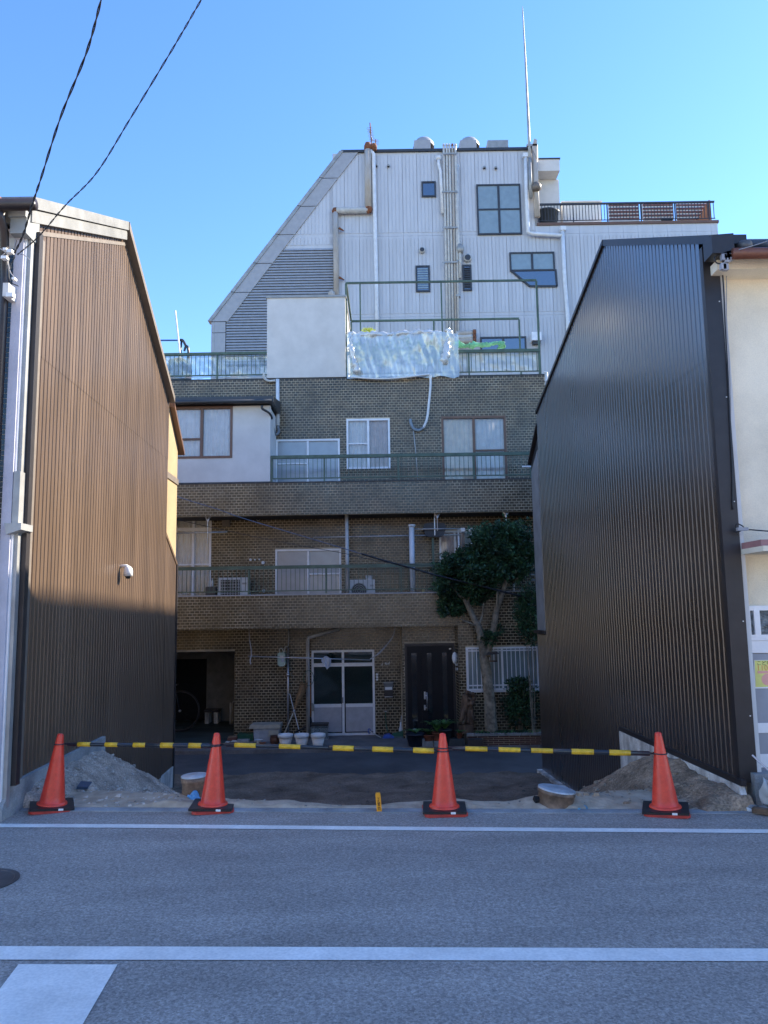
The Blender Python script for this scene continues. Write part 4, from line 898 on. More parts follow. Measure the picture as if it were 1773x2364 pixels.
def foliage(mb, c, rad, n, size, rd, flat=1., droop=0):
    for i in range(n):
        while True:
            p = Vector((rd.uniform(-1,1),rd.uniform(-1,1),rd.uniform(-1,1)))
            if p.length < 1: break
        p = p*(.55+.45*rd.random()) if p.length > .5 or rd.random() < .4 else p.normalized()*rd.uniform(.7,1)
        q = c+Vector((p.x*rad[0],p.y*rad[1],p.z*rad[2])); d = (Vector((p.x,p.y,p.z+.2-droop)).normalized()*.6+Vector((rd.gauss(0,.6),rd.gauss(0,.6),rd.gauss(0,.5)))).normalized()
        s = d.cross(Vector((rd.gauss(0,1),rd.gauss(0,1),rd.gauss(0,1)))).normalized(); l = size*rd.uniform(.7,1.3); w = l*.24; u = s.cross(d)*l*.12
        mb.quad(q, q+d*l*.5+s*w+u, q+d*l, q+d*l*.5-s*w+u, rd.random())
def plant(name, label, c, rad, n, size, m_, seed, stem_z=None, cat='plant', group=None):
    rd = random.Random(seed); t = thing(name, label, cat, (c[0],c[1],stem_z if stem_z is not None else c[2]-rad[2]), group); mb = MB(); foliage(mb, Vector(c), rad, n, size, rd); mb.build('foliage', m_, t, tint=True)
    if stem_z is not None:
        s = MB()
        for k in range(5): s.tube([(c[0]+rd.uniform(-.05,.05),c[1]+rd.uniform(-.05,.05),stem_z),(c[0]+rd.uniform(-.6,.6)*rad[0],c[1]+rd.uniform(-.5,.5)*rad[1],c[2]+rd.uniform(-.2,.6)*rad[2])],[.010,.004],5)
        s.build('stem', bark, t)
    return t
for i, (x, y, w) in enumerate(((180,250,.35),(330,250,.45),(500,220,.45),(650,250,.4),(740,260,.35))):
    c = W('s7',x,y,YW+.55); plant('terrace_plant', ('leafy terrace plant under clear film beside the stair head','second leafy plant under the clear film','bushy middle plant under the clear film','leafy plant under the film before the bunched corner','last leafy plant under film by the green net')[i], c, (w,.22,.40), 260, .09, leaf2, 40+i, zTop-.03)
c = W('s7',232,82,YW+.3); plant('terrace_plant', 'yellow green shrub tip standing above the wrapped film', c, (.19,.14,.07), 260, .05, mat('leaf_lime', (.42,.50,.08), .5, tint=.4, trans=.3), 51, zTop)
tb = W('s6',270,880,YW+.6); T = thing('water_tank', 'blue grey water drum behind the left terrace railing', 'tank', (tb.x,tb.y,zTop-.03)); MB().lathe((tb.x,tb.y,zTop-.03),[(.30,0),(.32,.1),(.30,.2),(.32,.5),(.27,.72),(.0,.74)],20).build('drum', tank_b, T, True); MB().lathe((tb.x,tb.y,zTop+.70),[(.1,0),(.1,.06),(0,.06)],16).build('cap', blackp, T)
a, b = W('s6',213,105,YW+.5), W('s6',275,690,YW+.5); tag(MB().tube([(b.x+.06,b.y,zTop-.03),b,a],.022,8).build('pole', pvc_w, smooth=True), 'pale leaning pole on the terrace by the water drum', 'pole')
t = thing('swing_seat', 'dark curved tube frame with blue rail above the terrace', 'frame', W('s6',300,690,YW+1)); MB().tube([(-6.2,YW+1,W('s6',0,525,YW+1).z),W('s6',290,525,YW+1)],.022,8).build('blue_rail', mat('blue_paint', (.03,.09,.30), .4), t, True)
MB().tube(bez([W('s6',280,520,YW+1),W('s6',320,530,YW+1),W('s6',360,600,YW+1),W('s6',400,690,YW+1),(W('s6',400,690,YW+1).x+.05,YW+1,zTop-.03)],5),.035,8).build('arm', bar_b, t, True); MB().tube([W('s6',300,540,YW+1),W('s6',290,700,YW+1),(W('s6',290,700,YW+1).x,YW+1,zTop-.03)],.025,8).build('leg', bar_b, t, True); MB().tube([W('s6',340,680,YW+1),W('s6',360,610,YW+1)],.03,8).build('brace', bar_b, t)
# ---- balcony things
def ac_unit(name, label, r, Y, floor, round_fan):
    x0, x1, z0, z1 = r; t = thing(name, label, 'air conditioner', ((x0+x1)/2, Y, floor))
    zb = z1-.50 if z1-.50 > floor+.03 else floor+.03; w = x1-x0
    MB().box(x0,x1,Y,Y+.28,zb,z1).build('casing', ac_m, t)
    for x in (x0+.08, x1-.12): MB().box(x,x+.05,Y+.01,Y+.27,floor,zb-.001).build('foot', concrete, t)
    gx0, gx1 = (x0+.10*w, x0+.73*w) if not round_fan else (x0+.08*w, x0+.68*w)
    if round_fan:
        c = ((gx0+gx1)/2, (zb+z1)/2); rr = min((gx1-gx0)/2, (z1-zb)/2-.03)
        MB().tube([(c[0],Y-.012,c[1]),(c[0],Y-.001,c[1])],rr,28).build('fan_opening', blackp, t)
        for k in range(4): mb = MB().tube([(c[0]+rr*(k+1)/4.2*math.cos(i*.2618),Y-.018,c[1]+rr*(k+1)/4.2*math.sin(i*.2618)) for i in range(25)],.004,5,False); mb.build('grille_ring', ac_m, t)
    else:
        MB().box(gx0,gx1,Y-.010,Y-.001,zb+.04,z1-.05).build('fan_opening', blackp, t)
        n = 7
        for k in range(n): x = gx0+(gx1-gx0)*(k+.5)/n; MB().box(x-.004,x+.004,Y-.018,Y-.012,zb+.04,z1-.05).build('grille_bar', ac_m, t)
        for k in range(6): z = zb+.04+(z1-zb-.09)*(k+.5)/6; MB().box(gx0,gx1,Y-.022,Y-.0185,z-.004,z+.004).build('grille_bar', ac_m, t)
    MB().box(x1-.2*w,x1-.06*w,Y-.006,Y-.001,z1-.16,z1-.12).build('badge', galv, t)
    return t
ac_unit('air_conditioner', 'cream outdoor unit with square grille on the lower balcony', R('c7',408,278,640,412,YF+.45), YF+.45, FL2, False)
r_ = R('c7',1415,293,1612,395,YF+.45); ac_unit('air_conditioner', 'white outdoor unit with round fan on the lower balcony', r_, YF+.45, FL2, True)
bk = W('c7',1567,290,YF+.6); t = thing('bucket', 'white bucket standing on the round fan unit', 'bucket', (bk.x,YF+.6,r_[3])); MB().lathe((bk.x,YF+.6,r_[3]),[(.07,0),(.095,.10),(.10,.10),(.09,.095),(.065,.01),(0,.01)],18,False).build('body', white_p, t, True)
bk = W('d2',745,1390,YF+.5); t = thing('planter_pot', 'brown pot holding a bottle on the lower balcony', 'pot', (bk.x,YF+.5,FL2)); MB().box(bk.x-.11,bk.x+.11,YF+.4,YF+.6,FL2,W('d2',745,1345,YF+.5).z).build('pot', mat('pot_brown', (.12,.10,.08), .7), t)
MB().lathe((bk.x+.02,YF+.5,W('d2',745,1345,YF+.5).z),[(.022,0),(.022,.12),(.008,.15),(.008,.19),(0,.19)],12).build('bottle', white_p, t, True)
a = W('s3',195,850,YF+.15); tag(MB().box(a.x-.03,a.x+.03,YF+.16,YF+.22,FL2,a.z+.04).build('yellow_tin', mat('tin_yellow', (.55,.48,.22), .5)), 'small yellow tin behind the lower balcony coping', 'tin')
# black tub hung on a bracket, laundry poles and frame
tb = R('s3',190,40,460,205,YF+.5); T = thing('hanging_tub', 'dark grey tub hung on a bracket under the balcony', 'tub', ((tb[0]+tb[1])/2,YF+.5,tb[2]))
mb = MB(); x0, x1, z0, z1 = tb; cx, cz = (x0+x1)/2, (z0+z1)/2; pts = []
for i in range(24):
    th = i*math.pi/12; e = 4.5; c_, s_ = math.cos(th), math.sin(th); rr = (abs(c_)**e+abs(s_)**e)**(-1/e); pts.append((cx+rr*c_*(x1-x0)/2*(1-.10*(s_ < 0)), cz+rr*s_*(z1-z0)/2))
mb.prism(pts, YF+.38, YF+.62); mb.build('tub', mat('tub_grey', (.045,.048,.055), .55), T)
MB().beam((cx,YF+.35,p3b+.02),(cx,YF+.35,W('s3',350,185,YF+.35).z),.02,.02).build('hanger', steel, T); MB().beam((cx-.04,YF+.5,FL2),(cx-.04,YF+.5,z0+.005),.05,.05).build('stand', green_p, T)
def pole(label, a, b, r, m_=steel, name='laundry_pole', group=None): return tag(MB().tube([a,b],r,8).build(name, m_, smooth=True), label, 'pole', group)
pole('long steel laundry pole level across the lower balcony', W('c6',-190,1628,YF+.4), W('s3',635,178,YF+.4), .014)
pole('steel laundry pole fixed to the white drain pipe', W('s3',75,112,YF+.32), W('s3',640,106,YF+.32), .014)
pole('steel laundry pole before the tall balcony door', W('d2',180,492,YF+.4), W('d2',1000,470,YF+.4), .014)
pole('blue white pole end sticking out beyond the upper balcony', W('c6',1410,1086,YF-.3), W('c6',1560,1086,YF-.3), .02, pvc_w)
fr = thing('clothes_stand', 'white tubular clothes drying stand on the lower balcony behind the tree', 'clothes stand', (W('s3',620,180,YF+.42).x,YF+.42,FL2))
for x in (612,768,1270):
    a = W('s3',x,110 if x < 1000 else 640,YF+.42); MB().tube([(a.x,YF+.42,FL2),a],.018,8).build('upright', white_p, fr, True)
MB().tube([W('s3',600,122,YF+.42),W('s3',1050,118,YF+.42)],.016,8).build('cross_bar', white_p, fr, True)
for x in (640,735): a = R('s3',x,98,x+(50 if x < 700 else 70),140 if x < 700 else 128,YF+.38); MB().box(a[0],a[1],YF+.35,YF+.40,a[2],a[3]).build('clamp', white_p, fr)
for x, y in ((1500,660),(1520,722)): tag(MB().tube([W('s3',x-40,y,YF+.25),W('s3',x+200,y-3,YF+.25)],.02,8).build('laundry_pole', white_p, smooth=True), 'white pole end on the lower balcony '+('above' if y < 700 else 'below')+' its twin beside the umber house', 'pole')
# wire brackets hanging below the upper balcony
for i, (c, x, y, zl) in enumerate((('c6',760,1440,70),('c6',1287,1440,30),('d2',690,190,120))):
    p0 = W(c,x,y,YF+.1); mb = MB()
    for dx in (-.07,-.03,.03,.07): mb.tube([(p0.x+dx,YF+.1,p3b+.025),(p0.x,YF+.1,p3b-.12)],.006,5)
    mb.tube([(p0.x,YF+.1,p3b-.12),(p0.x,YF+.1,p3b-.12-zl*.004)],.007,5); stuff(tag(mb.build('pole_hanger', steel), ('wire hanger bracket above the dark tub','wire hanger bracket above the tree crown','wire hanger bracket above the tall balcony door')[i], 'bracket'))
# ================================================================== APRON THINGS
# white laundry pole on the ground floor, hung by cords
lp0, lp1 = W('c7',640,880,YF+.25), W('c7',1575,908,YF+.25)
LPO = thing('laundry_pole', 'steel laundry pole on cords before the ground floor wall', 'pole', lp0); MB().tube([lp0,lp1],.014,8).build('pole', steel, LPO, True)
MB().tube(bez([W('c7',650,755,YF+.25),W('c7',662,820,YF+.25),W('c7',665,880,YF+.23)],5),.008,6).build('cord', cloth_m, LPO); MB().tube([(W('c7',645,755,YF+.25).x,YF+.25,p2b+.025),W('c7',650,755,YF+.25)],.006,6).build('cord', cloth_m, LPO)
MB().tube(bez([W('c7',668,870,YF+.23),W('c7',655,910,YF+.22),W('c7',660,940,YF+.22)],5),[.012]*10+[.018],6).build('knot', cloth_m, LPO)
MB().tube(bez([W('c8',180,905,YF+.25),W('c8',240,860,YF+.25),W('c8',345,745,YF+.25),(W('c8',375,700,YF+.25).x,YF+.25,p2b+.025)],6),.010,6).build('cord', cloth_m, LPO); MB().tube(bez([W('c8',180,900,YF+.25),W('c8',260,850,YF+.25),W('c8',345,742,YF+.25)],6),.008,6).build('cord', cloth_m, LPO)
b = W('c7',905,905,YF+.25); MB().box(b.x-.03,b.x+.03,YF+.22,YF+.28,b.z-.05,b.z+.03).build('knot', cloth_m, LPO)
c = W('c7',1238,900,YF+.25); mb = MB()
def ragf(u, v):
    th = (u-.5)*2; x = c.x+th*.11*(1-.55*max(0,v-.4)); 
    z = c.z+.05-abs(th)**1.5*.08-v*(.13+.17*(1-abs(th-.2)))+.02; return (x+.02*noise.noise(Vector((u*4,v*4,5))), YF+.232-.02*v+.015*math.sin(u*14), z)
mb.sheet(14,10,ragf); tag(mb.build('cleaning_cloth', cloth_m, smooth=True), 'grey rag draped over the ground floor laundry pole', 'cloth')
# three white pots
for i, (xa, xb_, yt, yb_, xc) in enumerate(((528,710,690,838,618),(722,900,688,842,812),(920,1095,685,850,1008))):
    g0 = G('s4',xc,yb_-2,ZA); sc_ = F/g0.y; r = (xb_-xa)/2/5.184/sc_; h = W('s4',xc,yt+8,g0.y).z-ZA
    t = thing('plant_pot', ('white rimmed plant pot nearest the grey storage box','white rimmed plant pot between its two twins','white rimmed plant pot before the glass tank')[i], 'pot', g0, 'white pots on the apron')
    MB().lathe(g0,[(r*.62,0),(r*.66,.02),(r*.90,h-.06),(r*.86,h-.07),(r*.6,h*.7),(0,h*.7)],28,False).build('body', pot_w, t, True)
    MB().lathe(g0,[(r*.90,h-.07),(r,h-.06),(r*1.0,h-.015),(r*.97,h),(r*.85,h),(r*.84,h-.06)],28,False).build('rim', white_p, t, True)
# grey storage box with lid
bx = R('s4',232,628,548,790,16.9); g0 = G('s4',390,786,ZA); YB = g0.y; bx = R('s4',232,628,548,786,YB)
t = thing('storage_box', 'grey plastic storage box with a tan lid by the tiled wall', 'box', ((bx[0]+bx[1])/2,YB,ZA)); MB().prism([(bx[0]+.02,ZA),(bx[1]-.03,ZA),(bx[1],bx[3]),(bx[0],bx[3])],YB,YB+.38).build('body', mat('box_grey', (.33,.35,.38), .5), t)
lid = R('s4',175,590,555,630,YB-.03); MB().prism([(lid[0],lid[2]),(lid[1],lid[2]),(lid[1],lid[3]),(lid[0]+.04,lid[3])],YB-.03,YB+.42).build('lid', cardboard, t)
for i, (y, xx) in enumerate(((668,500),(690,505),(712,495))): a = R('s4',xx-85,y-12,xx+30,y+10,YB-.02); MB().box(a[0],a[1],YB-.03-.008*i,YB-.012,a[2],a[3]).build('tape_patch', cardboard, t)
# brown jar, bowl, saucer, green crate, bricks
def pot(name, label, c, xc, yb_, prof, m_, cat='pot', z=ZA, sc_=1., smooth=True):
    g0 = G(c,xc,yb_,z); t = thing(name, label, cat, g0); MB().lathe(g0,[(r*sc_,h*sc_) for r,h in prof],22,False).build('body', m_, t, smooth); return t, g0
pot('jar', 'brown glazed jar beside the white pots', 's4', 487, 822, [(.07,0),(.10,.05),(.105,.13),(.085,.17),(.095,.18),(.095,.19),(.08,.185),(.0,.15)], mat('glaze_brown', (.10,.045,.03), .3))
pot('bowl', 'small white footed bowl before the grey storage box', 's4', 295, 806, [(.045,0),(.05,.03),(.09,.07),(.095,.075),(.08,.07),(0,.04)], white_p, 'bowl')
pot('saucer', 'terracotta saucer beside the white bowl', 's4', 345, 812, [(.06,0),(.08,.025),(.075,.025),(0,.01)], terra, 'saucer')
g0 = G('s4',135,778,ZA); a = R('s4',45,705,228,778,g0.y); tag(MB().box(a[0],a[1],g0.y,g0.y+.25,ZA,a[3]).box(a[0]-.01,a[1]+.01,g0.y-.012,g0.y+.262,a[3]-.03,a[3]+.004).build('green_crate', green_pl), 'dark green crate beside the grey storage box', 'crate')
g0 = G('s8',1370,1760,ZA); a = R('s8',1260,1720,1465,1762,g0.y); tag(MB().box(a[0],a[1],g0.y,g0.y+.15,ZA,a[3]).build('grey_tray', concrete), 'low grey tray on the apron before the green crate', 'tray')
g0 = G('s8',1170,1740,ZA); a = R('s8',1088,1672,1260,1740,g0.y); t = thing('broken_pot', 'rust brown trough at the corner of the garage opening', 'trough', ((a[0]+a[1])/2,g0.y,ZA)); MB().prism([(a[0]+.02,ZA),(a[1]-.03,ZA),(a[1],a[3]),(a[0],a[3]-.02)],g0.y,g0.y+.2).build('body', mat('trough_brown', (.13,.055,.04), .8), t); MB().box(a[0]+.02,a[1]-.02,g0.y+.02,g0.y+.18,a[3]-.02,a[3]+.005).build('soil', soil_brown, t)
for i, (x, y, w) in enumerate(((1210,1752,.16),(1085,1768,.10),(1090,1862,.07))):
    g0 = G('s8',x,y,ZA if y < 1800 else ZL); tag(MB().prism([(-w/2,0),(w*.4,0),(w/2,.012),(-w*.3,.018)],0,.10,lambda p,y_:(g0.x+p[0],g0.y+y_,g0.z+p[1])).build('paper_scrap', white_p), ('white scrap lying by the rust brown trough','pale scrap lying before the garage opening','tiny white scrap lying on the lane asphalt')[i], 'litter')
# brooms, poles, glass tank
b0 = G('s4',582,695,ZA); bt = W('s4',830,110,YW-.5)
BR = thing('broom', 'long straw broom stood upside down against the drain pipe', 'broom', (b0.x,YW-.6,ZA))
p0 = W('s4',580,690,YW-.75); p0.z = ZA+.02; p0 = Vector((W('s4',560,740,YW-.8).x,YW-.8,ZA)); p1 = W('s4',718,425,YW-.6); p2 = W('s4',838,115,YW-.45)
MB().tube([p0,p1],.014,8).build('handle', mat('bamboo', (.45,.38,.28), .5), BR, True)
d = (p2-p1); mb = MB(); rd = random.Random(3)
mb.tube([p1-d*.05,p1+d*.18,p1+d*.5,p1+d*.85,p2],[.018,.03,.065,.085,.05],10)
for i in range(90): a = p1+d*rd.uniform(.2,.5); e = p2+Vector((rd.uniform(-.09,.09),rd.uniform(-.06,.06),rd.uniform(-.06,.08))); mb.tube([a+Vector((rd.uniform(-.03,.03),rd.uniform(-.05,.0),0)),e],.003,4,False)
mb.build('straw_head', straw, BR); MB().tube([p1-d*.03,p1+d*.06],.024,10).build('binding', cloth_m, BR)
MP = thing('mop', 'white handled floor mop leaning beside the straw broom', 'mop', (W('s4',800,680,YW-.5).x,YW-.55,ZA)); a = W('s4',668,215,YW-.12); e = Vector((W('s4',800,650,YW-.55).x,YW-.55,ZA+.06)); MB().tube([a,e],.012,8).build('handle', pvc_w, MP, True); MB().beam(W('s4',740,672,YW-.6),W('s4',862,612,YW-.55),.06,.03).build('head', blackp, MP); MB().beam(Vector((W('s4',745,668,YW-.58).x,YW-.62,ZA+.02)),Vector((W('s4',862,640,YW-.58).x,YW-.52,ZA+.02)),.05,.04).build('sponge', blackp, MP)
SH = thing('shovel', 'orange handled shovel standing between drain pipe and service door', 'shovel', (W('s4',912,600,YW-.2).x,YW-.2,ZA))
for x in (905,918): a = W('s4',x,20 if x < 910 else 90,YW-.10); MB().tube([a,(W('s4',x+2,500,YW-.2).x,YW-.2,W('s4',x,495,YW-.2).z)],.012,8).build('shaft', wood_o, SH, True)
a = R('s4',898,492,940,600,YW-.2); MB().prism([(a[0]+.015,a[3]),(a[1]-.02,a[3]),(a[1],a[2]+.06),(a[1]-.01,ZA),(a[0]+.01,ZA),(a[0],a[2]+.06)],YW-.24,YW-.19).build('blade', bar_b, SH)
a = W('s4',940,370,YW-.1); tag(MB().lathe((a.x,YW-.09,a.z-.09),[(.03,0),(.045,.03),(.04,.12),(.02,.16),(0,.17)],10).build('work_glove', cardboard, smooth=True), 'tan glove hung beside the service door', 'glove')
a = W('s4',893,40,YW-.42); tag(MB().tube([(a.x+.115*math.cos(i*.26),YW-.41,a.z+.02+.17*math.sin(i*.26)) for i in range(25)],.006,6,False).build('hose_ring', green_pl, smooth=True), 'thin green wire hoop hung on the drain pipe', 'hoop')
tk = R('s4',915,580,1128,765,16.9); g0 = G('s4',1020,765,ZA); tk = R('s4',915,580,1128,765,g0.y); Yt = g0.y
TK = thing('glass_tank', 'empty glass fish tank with black rims behind the white pots', 'tank', ((tk[0]+tk[1])/2,Yt,ZA)); x0, x1, z0, z1 = tk; z0 = ZA
for zz, h in ((z1-.05,.05),(z1-.085,.012),(z0,.02)): MB().box(x0,x1,Yt,Yt+.3,zz,zz+h).build('rim', blackp if zz > z0 else galv, TK)
for a_ in ((x0+.004,x1-.004,Yt+.004,Yt+.01),(x0+.004,x0+.01,Yt+.011,Yt+.295),(x1-.01,x1-.004,Yt+.011,Yt+.295),(x0+.011,x1-.011,Yt+.289,Yt+.295)): MB().box(*a_,z0+.02,z1-.05).build('pane', tank_g, TK)
# blue dustpan, hose, green mat, handle
g0 = G('s5',350,1432,ZA); DP = thing('dustpan', 'blue dustpan with a long green tube handle beside the service door', 'dustpan', g0); a = R('s5',272,1375,445,1432,g0.y)
MB().prism([(a[0],ZA),(a[1],ZA),(a[1],ZA+.03),(a[0]+.14,a[3]),(a[0]+.05,a[3]-.02)],g0.y-.02,g0.y+.18).build('pan', blue_p, DP); MB().tube(bez([W('s5',360,1355,g0.y+.1),W('s5',332,1250,g0.y+.2),W('s5',322,1150,YW-.3),W('s5',322,1040,YW-.05)],6),.010,8).build('tube', green_pl, DP, True); b = W('s5',322,1035,YW-.05); MB().tube([b-Vector((.03,0,0)),b+Vector((.03,0,0))],.014,8).build('grip', pvc, DP)
g0 = G('s5',480,1425,ZA); a = R('s5',380,1340,580,1425,g0.y); t = thing('green_tray', 'flat green tray with a bottle leaning by the entrance', 'tray', g0); MB().prism([(a[0],ZA),(a[1],ZA),(a[1],a[3]+.02),(a[0]+.08,a[3]-.03)],g0.y+.05,g0.y+.08).build('panel', green_pl, t); MB().box(a[0]-.25,a[1],g0.y-.02,g0.y+.045,ZA,ZA+.025).build('base', mat('grey_green', (.10,.14,.13), .7), t)
b = W('s5',546,1330,g0.y+.2); MB().lathe((b.x,g0.y+.2,ZA),[(.05,0),(.05,.16),(.02,.25),(.02,.32),(0,.32)],14).build('bottle', pvc_w, t, True); MB().tube([W('s5',545,1180,g0.y+.25),W('s5',556,1100,YW-.15)],.012,6).build('stick', cloth_m, t)
a = R('s5',65,1305,90,1360,YW-.15); t = thing('floor_squeegee', 'dark handled squeegee lying at the service door corner', 'squeegee', (a[0],YW-.3,ZA)); MB().tube(bez([(a[0],YW-.1,a[2]),(a[0],YW-.1,a[3]),(a[1],YW-.1,a[3]),(a[1],YW-.1,a[2]),(a[0],YW-.1,a[2])],4),.010,6).build('grip', blue_p, t, True); MB().tube([W('s5',88,1330,YW-.1),(W('s5',250,1410,YW-.5).x,YW-.5,ZA+.02)],.012,6).build('shaft', pvc, t)
# entrance pots and plants
def fern(name, label, g0, r, h, n, seed, potm, potr, poth, m_=leaf2, potshape=None):
    rd = random.Random(seed); t = thing(name, label, 'potted plant', g0)
    MB().lathe(g0, potshape or [(potr*.7,0),(potr,poth*.9),(potr*1.05,poth*.9),(potr*1.05,poth),(potr*.9,poth),(0,poth*.85)],22,False).build('pot', potm, t, True)
    mb = MB()
    for i in range(n):
        th = rd.uniform(0,6.283); L = r*rd.uniform(.6,1.1); d = Vector((math.cos(th),math.sin(th)*.8,0)); s = Vector((-math.sin(th),math.cos(th),0)); prev = None
        for k in range(7):
            u = k/6; p = Vector(g0)+Vector((0,0,poth))+d*(L*u)+Vector((0,0,h*(1.7*u-1.15*u*u)*rd.uniform(.95,1.05))); w = .022*(1-u)+.004
            if prev: mb.quad(prev[0]-s*prev[1],prev[0]+s*prev[1],p+s*w,p-s*w,rd.random()); 
            if prev:
                for sg in (-1,1): mb.tri(p,p+s*sg*.05*(1-u)+d*.03,p+d*.012,rd.random())
            prev = (p,w)
    mb.build('fronds', m_, t, tint=True); return t
zP = ZA
g0 = G('s5',760,1560,ZL+.02); g0.z = ZL
fern('potted_plant', 'big navy tub of low foliage before the entrance door', G('s5',760,1545,ZA), .28, .12, 26, 1, mat('navy_tub', (.010,.014,.028), .4), .20, .26)
for i, (x0_, x1_, y0_, y1_) in enumerate(((905,1030,1478,1560),(1032,1130,1478,1560),(860,905,1440,1560))):
    g1 = G('s5',(x0_+x1_)/2,1556,ZA); a = R('s5',x0_,y0_,x1_,y1_,g1.y); tag(MB().box(a[0],a[1]-.01,g1.y,g1.y+.2,ZA,a[3]).build('concrete_block', concrete), ('tan concrete block under the terracotta bowl','concrete block under the fern pot','tall narrow concrete block beside the navy tub')[i], 'block')
    if i == 0: zb1 = a[3]; yb1 = g1.y
g1 = W('s5',955,1470,yb1+.1); g1.z = zb1; fern('potted_plant', 'terracotta bowl of ferns on a concrete block by the entrance', g1, .24, .16, 26, 2, terra, .13, .12)
g1 = W('s5',1085,1470,yb1+.1); g1.z = zb1; fern('potted_plant', 'clay pot of tall arching ferns before the entrance door', g1, .38, .34, 40, 3, terra, .12, .17)
g1 = W('s5',1200,1470,yb1+.1); g1.z = ZA; fern('potted_plant', 'dark pot of spreading ferns between cone and planter', g1, .40, .26, 40, 4, mat('pot_dark', (.02,.03,.035), .5), .14, .34)
a = R('s5',1245,1440,1490,1560,yb1+.02); tag(MB().box(a[0],a[1],yb1+.02,yb1+.15,ZA,a[3]).build('slate_trough', mat('slate', (.035,.045,.05), .6)), 'dark slate trough beside the brick planter', 'trough')
g1 = W('s5',1395,1410,YF-.3); g1.z = a[3]; fern('potted_plant', 'small terracotta pot of grassy leaves on the slate trough', Vector((g1.x,yb1+.085,a[3])), .15, .10, 16, 6, terra, .06, .10)
b = W('s5',755,1340,YF-.15); t = thing('ornament', 'white boot shaped garden ornament by the navy tub', 'ornament', (b.x,b.y,ZA)); MB().tube(bez([(b.x,b.y,ZA),(b.x-.0,b.y,b.z-.05),W('s5',748,1330,b.y),W('s5',738,1290,b.y)],5),[.03]*10+[.035]*5+[.012],10).build('body', white_p, t, True); MB().tube([W('s5',748,1362,b.y),W('s5',785,1352,b.y-.04)],.03,8).build('toe', white_p, t, True)
b = W('s5',1425,1310,YF-.35); t = thing('ornament', 'white goose garden ornament beside the driftwood', 'ornament', (b.x,b.y,ZA)); mb = MB().lathe((0,0,0),[(0,-.07),(.05,-.05),(.065,0),(.05,.05),(0,.07)],14,False); mb.v = [(b.x+v[0],b.y+v[1],b.z-.03+v[2]) for v in mb.v]; mb.build('body', white_p, t, True); MB().tube(bez([b,b+Vector((.02,0,.06)),b+Vector((.03,0,.11))],4),.018,8).build('neck', white_p, t, True); MB().beam((b.x,b.y,ZA),(b.x,b.y,b.z-.09),.04,.04).build('stand', blackp, t)
# brick planter with cap stones
pf = YF-.62; zc = W('d7',800,1100,pf).z; zc0 = W('d7',800,1150,pf).z; px0 = WX('d7',150,pf,1200); px1 = 3.75
PL = thing('brick_planter', 'low red brick planter with grey cap stones under the barred window', 'planter', ((px0+px1)/2,pf,ZA))
MB().box(px0+.005,px1,pf+.01,YF-.02,ZA,zc0-.004).build('core', grout_m, PL)
rd = random.Random(9); rows = 5; hh = (zc0-ZA)/rows; bvs = [MB().box(-.105,.105,-.008,.02,-hh/2+.005,hh/2-.005,t,False).mesh('brick', brick_r, tint=True) for t in (.1,.4,.7,1)]
for r in range(rows):
    x = px0+.11+(.11 if r % 2 else 0)
    while x < px1-.1: link('brick', rd.choice(bvs), PL, (x,pf+.01,ZA+hh*(r+.5))); x += .22
x = px0
while x < px1: MB().box(x,min(x+.155,px1),pf-.02,pf+.12,zc0,zc-rd.uniform(0,.006)).build('cap_stone', stone_c, PL); x += .163
MB().box(px0+.02,px1,pf+.12,YF-.02,zc0-.002,zc-.03).build('soil', soil_brown, PL)
a = R('d7',150,1205,440,1340,pf-.12); tag(MB().box(a[0],a[1],pf-.28,pf-.03,ZA,a[3]).box(a[0]+.06,a[0]+.13,pf-.284,pf-.28,a[2]+.05,a[2]+.085).build('brown_case', mat('case_brown', (.045,.035,.03), .6)), 'dark brown case with a pale tag before the brick planter', 'case')
# driftwood root
dx = [W('d7',x,y,YF-.28) for x, y in ((40,930),(70,700),(110,480),(150,300))]
DW = MB(); rd = random.Random(8)
DW.tube([W('d7',120,940,YF-.25),W('d7',135,700,YF-.25),W('d7',150,480,YF-.25),W('d7',165,290,YF-.25)],[.13,.13,.12,.05],12)
for xs2 in (((10,930),(60,760),(90,560),(100,350)),((60,940),(110,800),(120,600),(140,380)),((250,940),(230,800),(240,620),(210,420)),((290,860),(240,760),(200,640),(180,500)),((170,930),(180,780),(200,640),(250,480)),((130,300),(200,330),(270,350),(270,385)),((180,420),(230,470),(280,440),(285,390)),((120,500),(180,560),(250,520),(280,480))):
    DW.tube(bez([W('d7',x,y,YF-.36-.05*rd.random()) for x, y in xs2],6),[.035+.02*rd.random() for _ in range(19)],8)
DW.v = [tuple(Vector(v)+Vector((noise.noise(Vector(v)*14),noise.noise(Vector(v)*14+Vector((7,0,0))),noise.noise(Vector(v)*9)))*.022) for v in DW.v]
zl_ = min(v[2] for v in DW.v); DW.v = [(v[0],v[1],v[2]) for v in DW.v]
tag(DW.build('driftwood', wood_m, smooth=True), 'gnarled brown driftwood root standing beside the barred window', 'driftwood')
MB_ = G('d7',120,945,ZA)
b = W('d7',120,940,YF-.3); tag(MB().box(b.x-.16,b.x+.16,YF-.42,YF-.12,zc-.031,b.z+.015).build('wood_plinth', wood_m), 'wooden plinth under the driftwood root', 'plinth')
